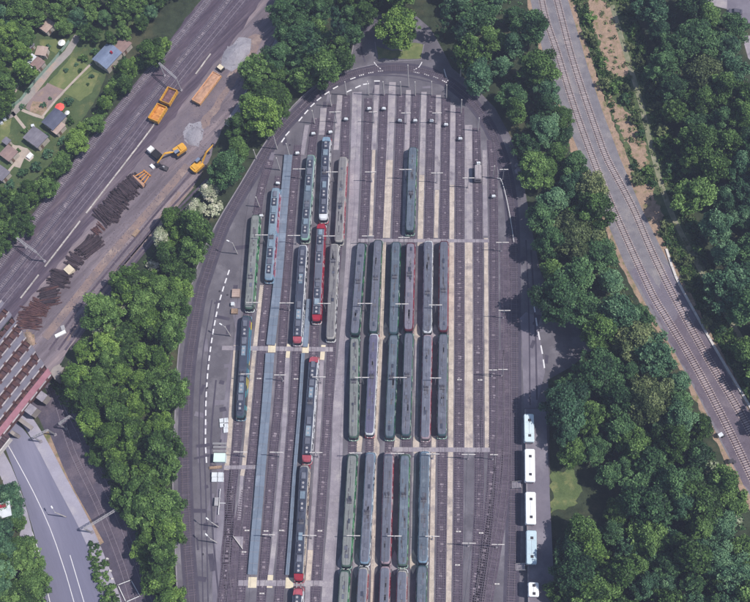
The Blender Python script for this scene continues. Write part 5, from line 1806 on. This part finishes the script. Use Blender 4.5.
def mound(x, y, rx, ry, h, m, label, rz=0.0):
    p = P(x, y, 0)
    r = thing('gravel_heap', label, 'gravel heap', (p.x, p.y, .03), rz)
    k = MB()
    n = 18
    rr = []
    for t, z in ((1, 0), (.85, .3), (.62, .62), (.36, .86), (.12, 1.0)):
        rr.append([(rx * t * math.cos(i / n * 6.283) * random.uniform(.88, 1.1), ry * t * math.sin(i / n * 6.283) * random.uniform(.88, 1.1), h * z * random.uniform(.9, 1.08)) for i in range(n)])
    k.rings(rr)
    k.build('heap', m, r)
    k = MB()
    for i in range(40):
        a, q = random.uniform(0, 6.28), random.uniform(.8, 1.2)
        k.box((rx * q * math.cos(a), ry * q * math.sin(a), .06), (random.uniform(.15, .4),) * 2 + (.2,), a, top=.6)
    tag(k.build('stones', m, r), kind='stuff')


mound(236, 54, 3.6, 5.6, 1.3, M['gravel'], 'large pale gravel heap at the upper end of the works yard', -.7)
mound(194, 136, 2.6, 3.4, .8, M['gravel'], 'small pale gravel heap between the two excavators')
mound(30, 338, 1.2, 2.6, .8, M['sand'], 'low tan earth mound at the bridge end', .6)

# scattered litter of the works yard
k = MB()
for _ in range(1500):
    t = random.random()
    x = 250 - 205 * t + random.gauss(0, 12)
    y = 60 + 285 * t + random.gauss(0, 12)
    if not inside((x, y), [(262, 66), (243, 100), (205, 168), (155, 237), (92, 317), (50, 360), (24, 334), (60, 262), (142, 158), (205, 76)]):
        continue
    p = P(x, y, 0)
    s = random.uniform(.1, .3)
    k.box((p.x, p.y, .05 + s * .2), (s, s * random.uniform(.5, 2.2), s * .5), random.uniform(0, 3), top=.6)
tag(k.build('rubble', M['dirt']), kind='stuff')


# ------------------------------------------------------------------ portals and masts of the lines
def portal(a, b, z, h, label, m=None):
    """a gantry between two masts; a, b are the photo points of the beam ends"""
    p, q = P(*a, z + h), P(*b, z + h)
    c = (p + q) / 2
    d = q - p
    r = thing('track_portal', label, 'gantry', (c.x, c.y, z), math.atan2(d.y, d.x), 'gantries over the lines')
    L = d.length
    for s in (-1, 1):
        MB().box((s * L / 2, 0, h / 2), (.3, .3, h)).build('mast', M['steel'], r)
        MB().box((s * L / 2, 0, .25), (.8, .8, .5)).build('footing', M['concrete'], r)
    k = MB()
    for yy in (-.25, .25):
        for zz in (h - .25, h + .25):
            k.box((0, yy, zz), (L, .09, .09))
    n = int(L / .9)
    for i in range(n):
        k.tube((-L / 2 + i * L / n, -.25, h + .25), (-L / 2 + (i + 1) * L / n, .25, h - .25), .04, n=5)
        k.tube((-L / 2 + i * L / n, .25, h + .25), (-L / 2 + (i + 1) * L / n, -.25, h + .25), .04, n=5)
    k.build('truss_beam', m or M['steel'], r)
    return r


portal((84, 529), (124, 505), LOW, 7.5, 'steel lattice gantry over the low tracks near the lower road')
portal((59, 424), (70, 416), LOW, 6.5, 'short bent gantry over the low tracks close to the bridge')
portal((33, 437), (48, 430), LOW, 6.5, 'short gantry between the bridge and the lower road')
portal((17, 238), (36, 252), 0, 7.5, 'gantry over the main line at the left edge')
portal((159, 63), (176, 78), 0, 7.5, 'gantry over the main line above the orange wagons')
for i, (x, y) in enumerate(((719, 436), (730, 462), (668, 250), (548, 110))):
    if i > 1:
        continue
    p = P(x, y, 0)
    r = thing('signal_box_cabinet', 'white trackside cabinet at the left edge of the eastern railway, %s' % ('upper' if i == 0 else 'lower, with dark lid'), 'cabinet', (p.x, p.y, .02), .5)
    MB().box((0, 0, .8), (1.2, .9, 1.6)).build('body', M['white'], r)
    MB().box((0, 0, 1.66), (1.35, 1.05, .12)).build('lid', M['roof_white'] if i == 0 else M['darksteel'], r)
    MB().box((.9, -.6, .3), (.9, .7, .6)).build('base_box', M['darksteel'], r)
lamp_pole(57.5, 500, 0.01 + 9, 'lamp post on the pavement right of the lower road', 1.4, 2.2)
bpy.data.objects['street_lamp.004'].location = P(66, 517, LOW)
# low marks between the low tracks at the bottom
r = thing('barrier_frame', 'white square frame of boards around the low track at the bottom edge', 'barrier', (0, 0, 0))
pts = [(118, 585), (131, 580), (140, 596), (126, 602)]
for i in range(4):
    a, b = P(*pts[i], LOW + .7), P(*pts[(i + 1) % 4], LOW + .7)
    c, d = (a + b) / 2, b - a
    MB().box((c.x, c.y, LOW + .7), (d.length * .86, .16, .3), math.atan2(d.y, d.x)).build('board', M['white'], r)
    MB().tube((a.x, a.y, LOW), (a.x, a.y, LOW + .95), .1).build('post', M['pale_steel'], r)
for i, (x, y) in enumerate(((108, 559), (111, 571), (113, 579))):
    p = P(x, y, LOW)
    r = thing('marker_post', 'short white marker post beside the low track, %s from the top' % ORD[i], 'post', (p.x, p.y, LOW), 0, 'white marker posts')
    MB().box((0, 0, .5), (.45, .45, 1.0), top=.8).build('post', M['white'], r)
    MB().box((0, 0, 1.03), (.5, .5, .06)).build('cap', M['pale_steel'], r)

# ------------------------------------------------------------------ bridge
E0, E1 = P(15, 322), P(52, 378)          # abutment line
ab = E1 - E0
dirn = (P(-2, 438) - P(47, 377))
dirn.z = 0
dirn.normalize()
wl = ab.length
nrm = ab.normalized()
BR = thing('railway_bridge', 'old steel railway bridge with brown track openings and a red walkway over the lower road', 'bridge', (0, 0, 0))
ang = math.atan2(dirn.y, dirn.x)
SP = 62.0


def lane_box(name, t0, t1, z0, z1, m, s0=0.0, s1=SP, mi=None):
    k = MB()
    a = E0 + nrm * t0 + dirn * s0
    b = E0 + nrm * t1 + dirn * s0
    c = E0 + nrm * t1 + dirn * s1
    d = E0 + nrm * t0 + dirn * s1
    k.prism([(v.x, v.y) for v in ((a, b, c, d) if (b - a).cross(d - a).z > 0 else (a, d, c, b))], z0, z1)
    return k.build(name, m, BR)


px_m = wl / 67.0           # metres per pixel along the abutment line
M['girder'] = hm('girder_paint', '#b9b0b0', '#8c8488', scale=.8)
M['deck'] = hm('bridge_deck', '#77737f', '#6a6671', scale=.5)
M['opening'] = hm('bridge_timbers', '#57434a', '#493840', '#63504f', scale=.6, scale3=.5)
lanes = [('g', -26, -25), ('d', -25, -21), ('o', -21, -12), ('g', -12, -11), ('d', -11, -7), ('o', -6.5, 0), ('d', 0, 3), ('g', 3, 3.8), ('o', 3.8, 12), ('g', 12, 12.8), ('d', 12.8, 19.5), ('g', 19.5, 20.3), ('o', 20.3, 29), ('g', 29, 29.8), ('d', 29.8, 36.5),
         ('g', 36.5, 37.3), ('o', 37.3, 45), ('g', 45, 45.9), ('d', 45.9, 52), ('g', 52, 52.9), ('o', 52.9, 57), ('r', 57.4, 63.5), ('g', 64, 65)]
for t, a, b in lanes:
    a, b = a * px_m, b * px_m
    if t == 'd':
        lane_box('deck_strip', a, b, -.5, .12, M['deck'], -.4)
    elif t == 'r':
        lane_box('red_walkway', a, b, -.4, .2, M['redwalk'], -.6, 27)
    elif t == 'g':
        w_ = lane_box('girder', (a + b) / 2 - .17, (a + b) / 2 + .17, -1.4, .16, M['rust'], -.3)
        lane_box('girder_flange', (a + b) / 2 - .2, (a + b) / 2 + .2, .165, .3, M['girder'], -.3)
        for s in range(0, 56, 4):
            lane_box('girder_stiffener', (a + b) / 2 - .3, (a + b) / 2 + .3, -1.2, .34, M['rust'], s + 1.0, s + 1.9)
    else:
        lane_box('track_trough', a + .05, b - .05, -1.6, -1.3, M['opening'])
        k = MB()
        n = 0
        for s in np.arange(.6, SP, 2.4):
            c0_ = E0 + nrm * ((a + b) / 2) + dirn * float(s)
            k = MB().box((c0_.x, c0_.y, -.75), (1.25, b - a - .2, .35), ang)
            k.build('cross_beam', M['rust'], BR)
# outermost deck with sleepers
lane_box('outer_deck', 65.2 * px_m, 72 * px_m, -.5, .05, M['opening'], 20, SP)
for s in np.arange(21, SP, .75):
    c0_ = E0 + nrm * (68.4 * px_m) + dirn * float(s)
    MB().box((c0_.x, c0_.y, .12), (.3, 2.4, .14), ang).build('bridge_sleeper', M['wood_old'], BR)
lane_box('girder', 72.2 * px_m, 73.2 * px_m, -1.4, .6, M['pale_steel'], 20, SP)
lane_box('tan_slab', 43 * px_m, 52 * px_m, .14, .4, M['sand'], 27, 40)
# abutment and piers
lane_box('abutment', -30 * px_m, 70 * px_m, LOW - .5, -.15, M['abut'], -7, -.45)
for s in (19, 36):
    for t in (-10, 10, 30, 50, 68):
        c0_ = E0 + nrm * (t * px_m) + dirn * s
        MB().box((c0_.x, c0_.y, (LOW - 1.6) / 2 - .0), (1.0, 1.4, -LOW - 1.7), ang).build('pier', M['abut'], BR)
    k = MB()
    c0_ = E0 + nrm * (28 * px_m) + dirn * s
    k.box((c0_.x, c0_.y, -1.62 - .15), (1.2, 100 * px_m, .28), ang)
    k.build('cap_beam', M['abut'], BR)
for x, y, s in ((44, 398, 2.4), (33, 411, 2.6)):
    p = P(x, y, -2.0)
    crate(x, y, (s, s, 3.6), M['abut'], 'grey concrete bridge bearing block beside the red walkway, %s' % ('upper' if y < 400 else 'lower'), 'bearing_block', 'block', ang, z=-3.8, lidm=M['concrete'])

# retaining wall beside the low tracks
# ------------------------------------------------------------------ gardens
for pts, m, lv in (
    ([(72, 56), (90, 66), (92, 70), (50, 101), (36, 96), (48, 84), (60, 70)], 'lawn', 3), ([(92, 71), (99, 74), (92, 92), (80, 101), (70, 96), (62, 92)], 'lawn', 3),
    ([(48, 83), (66, 91), (52, 105), (36, 118), (25, 108), (32, 96)], 'soil', 4), ([(32, 101), (42, 102), (48, 110), (44, 116), (30, 112)], 'sand', 5),
    ([(40, 40), (66, 38), (66, 46), (56, 54), (40, 44)], 'lawn', 3), ([(0, 60), (6, 64), (6, 86), (0, 92)], 'lawn', 3), ([(0, 122), (12, 118), (10, 132), (4, 144), (0, 144)], 'lawn', 3),
    ([(20, 116), (28, 118), (30, 128), (24, 130)], 'lawn_dark', 3), ([(14, 130), (24, 126), (24, 138), (14, 140)], 'lawn_dark', 3), ([(0, 158), (14, 162), (10, 166), (0, 164)], 'lawn_dark', 3),
    ([(12, 144), (28, 148), (34, 158), (30, 162), (24, 158), (20, 168), (14, 166)], 'path', 3), ([(60, 40), (128, 12), (140, 20), (110, 40), (112, 60), (98, 96), (84, 118), (66, 140), (44, 172), (0, 205), (-20, 200), (-20, 40), (30, 30)], 'lawn_dark', 2)):
    sheet('garden_' + ('lawn' if 'lawn' in m else 'bed' if m in ('soil', 'sand') else 'paving'), rough_edge(pts, .5, 4), M[m], lvl=lv)
for pts, w, m in (([(78, 36), (68, 52), (50, 70), (36, 88), (24, 102), (12, 114), (8, 116)], 2.6, 'lane'), ([(91, 64), (75, 80), (56, 100), (43, 116)], .8, 'path'), ([(12, 112), (20, 122), (28, 132)], 1.0, 'path'),
                ([(24, 74), (18, 86), (8, 106)], .9, 'path'), ([(28, 150), (18, 160), (8, 172)], .9, 'path'), ([(22, 110), (34, 115), (44, 118)], 1.0, 'path')):
    k = MB()
    ribbon(k, smooth(pts), -w / 2, w / 2, .06)
    tag(k.build('garden_lane' if m == 'lane' else 'garden_path', M[m]), kind='structure')
# garden fence along the lane, planks one by one
r = thing('garden_fence', 'pale green garden fence running along the left side of the gravel lane', 'fence', (0, 0, 0))
plank = MB().box((0, 0, .7), (2.3, .06, 1.3)).mesh('panel', hm('fence_green', '#8ba293', '#7a9184', scale=.6))
post = MB().box((0, 0, .75), (.1, .1, 1.5)).mesh('post', M['steel'])
for p, a in walk(smooth([(70, 42), (54, 62), (36, 82), (22, 100), (8, 112)]), 2.4, 1.2):
    obj('panel', plank, r, (p.x, p.y, 0), a)
    obj('post', post, r, (p.x + math.cos(a) * 1.2, p.y + math.sin(a) * 1.2, 0), a)


def hut(x, y, w, l, h, rz, roof, label, gable=.6, wall='wall_pale', name='garden_shed', cat='shed', chimney=False):
    p = P(x, y, h)
    r = thing(name, label, cat, (p.x, p.y, 0), rz)
    MB().box((0, 0, h / 2), (w, l, h)).build('wall', M[wall], r)
    ov = .3
    if gable > 0:
        k = MB()
        for s in (-1, 1):
            # roof slope with separate courses
            n = 5
            for i in range(n):
                x0, x1 = s * (w / 2 + ov) * (1 - i / n), s * (w / 2 + ov) * (1 - (i + 1) / n)
                z0, z1 = h + gable * i / n + .03 * 0, h + gable * (i + 1) / n
                k.add([(x0, -l / 2 - ov, z0 + .08), (x0, l / 2 + ov, z0 + .08), (x1, l / 2 + ov, z1 + .03), (x1, -l / 2 - ov, z1 + .03),
                       (x0, -l / 2 - ov, z0 - .05), (x0, l / 2 + ov, z0 - .05)],
                      [(0, 1, 2, 3) if s > 0 else (3, 2, 1, 0), (0, 4, 5, 1)])
        rf = k.build('roof', M[roof], r)
        MB().box((0, 0, h + gable + .05), (.22, l + .7, .1)).build('ridge', M[roof], rf)
        k = MB()
        for s in (-1, 1):
            k.add([(-w / 2, s * l / 2, h), (w / 2, s * l / 2, h), (0, s * l / 2, h + gable)], [(0, 1, 2)])
        k.build('gable', M[wall], r)
    else:
        rf = MB().box((0, 0, h + .09), (w + 2 * ov, l + 2 * ov, .16)).build('roof', M[roof], r)
        for s in (-1, 1):
            MB().box((s * (w / 2 + ov - .08), 0, h + .2), (.14, l + 2 * ov, .08)).build('roof_edge', M[roof], rf)
    if chimney:
        MB().box((w * .2, l * .2, h + gable + .1), (.6, .6, 1.0)).build('chimney', M['red'], rf)
    MB().box((w / 2 + .02, -l * .2, .98), (.06, .85, 1.9)).build('door', M['wall_wood'], r)
    for s in (-1, 1):
        f = MB().box((s * w * .2, -l / 2 - .01, h * .6), (.95, .07, .8)).build('window', M['white'], r)
        MB().box((s * w * .2, -l / 2 - .04, h * .6), (.8, .06, .65)).build('pane', M['glass'], f)
    return r


G = -.62
hut(41.5, 51, 3.3, 3.0, 2.3, -.15, 'roof_tan', 'square tan-roofed shed at the upper end of the gardens', .3)
hut(37.5, 63, 3.2, 3.2, 2.2, G, 'roof_brown', 'brown-roofed shed below the square tan one', .35)
hut(31, 59, 1.7, 3.0, 2.1, G, 'roof_white', 'narrow white-roofed shed left of the brown-roofed one', 0)
hut(26.5, 69.5, 1.9, 2.8, 2.1, G, 'roof_white', 'white-roofed shed lowest in the upper group of sheds', 0)
hut(30, 45, 1.8, 1.8, 2.0, G, 'roof_grey', 'tiny grey shed at the upper left of the gardens', 0)
hut(107, 56, 6.0, 7.2, 3.2, G, 'roof_blue', 'garden house with blue-grey gable roof at the end of the path', 1.3, name='garden_house', cat='house', chimney=True)
hut(122, 45, 4.0, 4.4, 2.4, G, 'roof_brown', 'brown annex behind the blue-roofed house', .3)
hut(54, 119, 4.6, 6.0, 2.9, G, 'roof_slate', 'garden house with dark slate roof next to the red parasol', .9, name='garden_house', cat='house')
hut(58.5, 128, 2.0, 3.8, 2.2, G, 'roof_tan', 'tan lean-to shed on the lower right of the slate-roofed house', 0)
hut(35.5, 137, 6.0, 4.6, 2.8, G, 'roof_grey', 'garden house with wide grey roof below the slate-roofed one', .5, name='garden_house', cat='house')
hut(8.5, 153, 4.0, 3.8, 2.6, G, 'roof_brown', 'brown-roofed shed at the left edge', .4)
hut(6.5, 141, 1.8, 1.6, 2.0, G, 'roof_grey', 'small grey shed above the brown-roofed one at the left edge', 0)
hut(1, 173, 4.0, 3.4, 2.4, G, 'roof_grey', 'grey-roofed shed cut by the left edge of the picture', .3)
hut(46, 25, 4.0, 4.0, 2.4, G, 'roof_tan', 'tan-roofed shed at the top of the gardens', .4)
hut(1, 511, 5.0, 3.6, 3.0, .3, 'roof_white', 'white-roofed building at the left edge beside the lower road', 0, name='roadside_building', cat='building')
bb = P(3, 506, 3.2)
k = MB().box((bb.x, bb.y, 3.35), (1.6, .9, .24), .3)
tag(k.build('roof_box', M['red']), 'small red box on the white-roofed building at the left edge', 'box')


def parasol(x, y, rad, m, label):
    p = P(x, y, 2.3)
    r = thing('parasol', label, 'parasol', (p.x, p.y, 0))
    n = 8
    k = MB()
    vs = [(0, 0, 2.75)] + [(rad * math.cos(i * 6.283 / n), rad * math.sin(i * 6.283 / n), 2.2) for i in range(n)]
    k.add(vs, [(0, i + 1, (i + 1) % n + 1) for i in range(n)])
    k.build('canopy', m, r)
    MB().tube((0, 0, 0), (0, 0, 2.9), .05).build('pole', M['steel'], r)
    for i in range(n):
        MB().tube((0, 0, 2.68), (rad * .96 * math.cos(i * 6.283 / n), rad * .96 * math.sin(i * 6.283 / n), 2.18), .025, n=5).build('rib', M['steel'], r)


parasol(59.5, 107, 1.65, hm('coral_cloth', '#f0665c', '#e25a52', scale=.7), 'round coral red parasol beside the slate-roofed garden house')
parasol(67, 112.5, .85, M['white'], 'small white parasol right of the coral red one')
parasol(61.5, 42.5, 1.3, M['white'], 'white oval parasol at the top of the gravel lane')
for i, (x, y) in enumerate(((4, 106), (1.5, 123), (5, 119.5), (33, 126))):
    crate(x, y, (.9, .8, .8), M['white'], 'small white garden box, %s' % ['by the left end of the fence', 'cut by the left edge', 'just inside the left edge', 'above the wide grey roof'][i], 'garden_box', 'box', .3, lidm=M['roof_white'])
crate(30, 156, (1.5, 2.0, .7), M['white'], 'white garden table set below the wide grey roof', 'garden_table', 'table', G, n=3)
gm = [(26, 130, .5), (44, 104, .45), (69, 101, .8), (22, 106, .45), (80, 70, .35), (88, 84, .3), (92, 76, .35), (66, 70, .4), (76, 64, .35), (18, 150, .4), (12, 104, .5), (96, 52, .7), (124, 58, .6), (14, 74, .8), (19, 82, .8),
      (28, 90, .5), (9, 92, .7), (46, 135, .5), (118, 68, .6), (60, 52, .4), (48, 46, .5), (22, 60, .8), (14, 56, .9), (16, 66, .7), (84, 58, .6), (50, 98, .3), (70, 120, .7), (62, 140, .7), (46, 154, .7), (22, 172, .8), (36, 166, .8), (10, 184, .8)]
GMK = [(30, 45, 'by the tiny grey shed'), (30, 66, 'by the white-roofed sheds'), (18, 85, 'left of the fence'), (80, 66, 'on the upper lawn'), (90, 80, 'on the right lawn'), (44, 104, 'on the soil bed'), (69, 105, 'by the red parasol'),
       (26, 130, 'by the wide grey roof'), (118, 58, 'by the blue-roofed house'), (62, 135, 'by the tan lean-to'), (20, 170, 'by the lowest sheds')]
GCOUNT = {}
for i, (x, y, s) in enumerate(sorted(gm, key=lambda t_: t_[1])):
    near = min(GMK, key=lambda m_: (m_[0] - x) ** 2 + (m_[1] - y) ** 2)[2]
    GCOUNT[near] = GCOUNT.get(near, -1) + 1
    tree(x, y, random.choice(['green', 'dark', 'blue']), BUSH[i % 4], s, 'low green garden bush %s, %s from the top' % (near, ORD[GCOUNT[near]]), 'garden bushes', zsee=2, name='bush', cat='bush')


# ------------------------------------------------------------------ cars, forecourt
def car(x, y, rz, paint, label, z=0.0, van=False, length=4.4):
    p = P(x, y, z + 1.0)
    r = thing('parked_van' if van else 'parked_car', label, 'van' if van else 'car', (p.x, p.y, z + .02), rz)
    hl, hw = length / 2, .9
    def o(w, f, b, zz):
        return [(w, b, zz), (w, f, zz), (w * .75, f + .18, zz), (-w * .75, f + .18, zz), (-w, f, zz), (-w, b, zz), (-w * .8, b - .12, zz), (w * .8, b - .12, zz)]
    h = 1.95 if van else 1.0
    MB().rings([o(hw * .95, hl - .2, -hl + .15, .28), o(hw, hl - .1, -hl + .1, .6), o(hw * .96, hl - .25, -hl + .12, .92), o(hw * .8, hl - .5, -hl + .2, 1.0)]).build('body', paint, r)
    f, b = (hl - 1.2, -hl + .12) if van else (hl - 1.5, -hl + .7)
    MB().rings([o(hw * .88, f + .35, b, .98), o(hw * .78, f - .3, b + (.05 if van else .4), h + .38)]).build('cabin', M['glass'], r)
    MB().rings([o(hw * .8, f - .3, b + (.05 if van else .4), h + .38), o(hw * .72, f - .45, b + (.12 if van else .5), h + .46)]).build('car_roof', paint, r)
    for s in (-1, 1):
        for y_ in (-hl * .6, hl * .6):
            MB().tube((s * .7, y_, .32), (s * .92, y_, .32), .32, n=12).build('wheel', M['rubber'], r)
        MB().box((s * .6, hl + .02, .65), (.32, .08, .16)).build('headlight', M['white'], r)
        MB().box((s * .6, -hl + .02, .68), (.3, .08, .16)).build('tail_light', M['red'], r)


sheet('forecourt', [(694, -30), (728, -30), (727, 9), (714, 6), (706, 4), (702, 2), (696, -4)], M['concrete_slab'], lvl=3)
sheet('forecourt', [(728, -30), (780, -30), (780, 34), (745, 24), (736, 14), (726, 14), (727, 9)], M['asphalt_lane'], lvl=4)
sheet('forecourt', [(742, 36), (780, 34), (780, 70), (756, 66), (748, 58)], M['concrete_slab'], lvl=5)
car(735.5, 11, 1.45, hm('grey_car_paint', '#5b5a66', '#52515c', rough=.3), 'dark grey car parked in the shade of the upper right tree')
car(730, 18.5, .4, M['white'], 'white car half under the dark tree at the upper right', length=3.8)
car(2, 590, .25, M['yellow'], 'yellow van at the lower left corner among the trees', z=LOW, van=True, length=5.4)
bpy.data.objects['parked_van'].location.z = gz(*bpy.data.objects['parked_van'].location.xy) + .02
p = P(700, 26, 3)
r = thing('fallen_board', 'narrow white board lying in a gap of the upper right wood', 'board', (p.x, p.y, 5.5), 1.0)
MB().box((0, 0, 0), (.5, 4.2, .14)).build('plank', M['white'], r)
MB().tube((0, 0, -5.5), (0, 0, 0), .08).build('post', M['steel'], r)

# sand heap in the south-eastern wood
mound(595, 592, 1.6, 2.6, .5, M['sand'], 'small tan earth heap in a gap at the lower right wood')

# ------------------------------------------------------------------ air
hz = bpy.data.materials.new('thin_haze')
hz.use_nodes = True
t = hz.node_tree
t.nodes.remove(t.nodes['Principled BSDF'])
v = t.nodes.new('ShaderNodeVolumePrincipled')
v.inputs['Color'].default_value = (.62, .68, .95, 1)
v.inputs['Density'].default_value = 0.00026
v.inputs['Anisotropy'].default_value = 0.0
t.links.new(v.outputs[0], t.nodes['Material Output'].inputs['Volume'])
o = MB().box((0, 50, 140), (2200, 2300, 296)).build('haze', hz)
tag(o, kind='stuff')
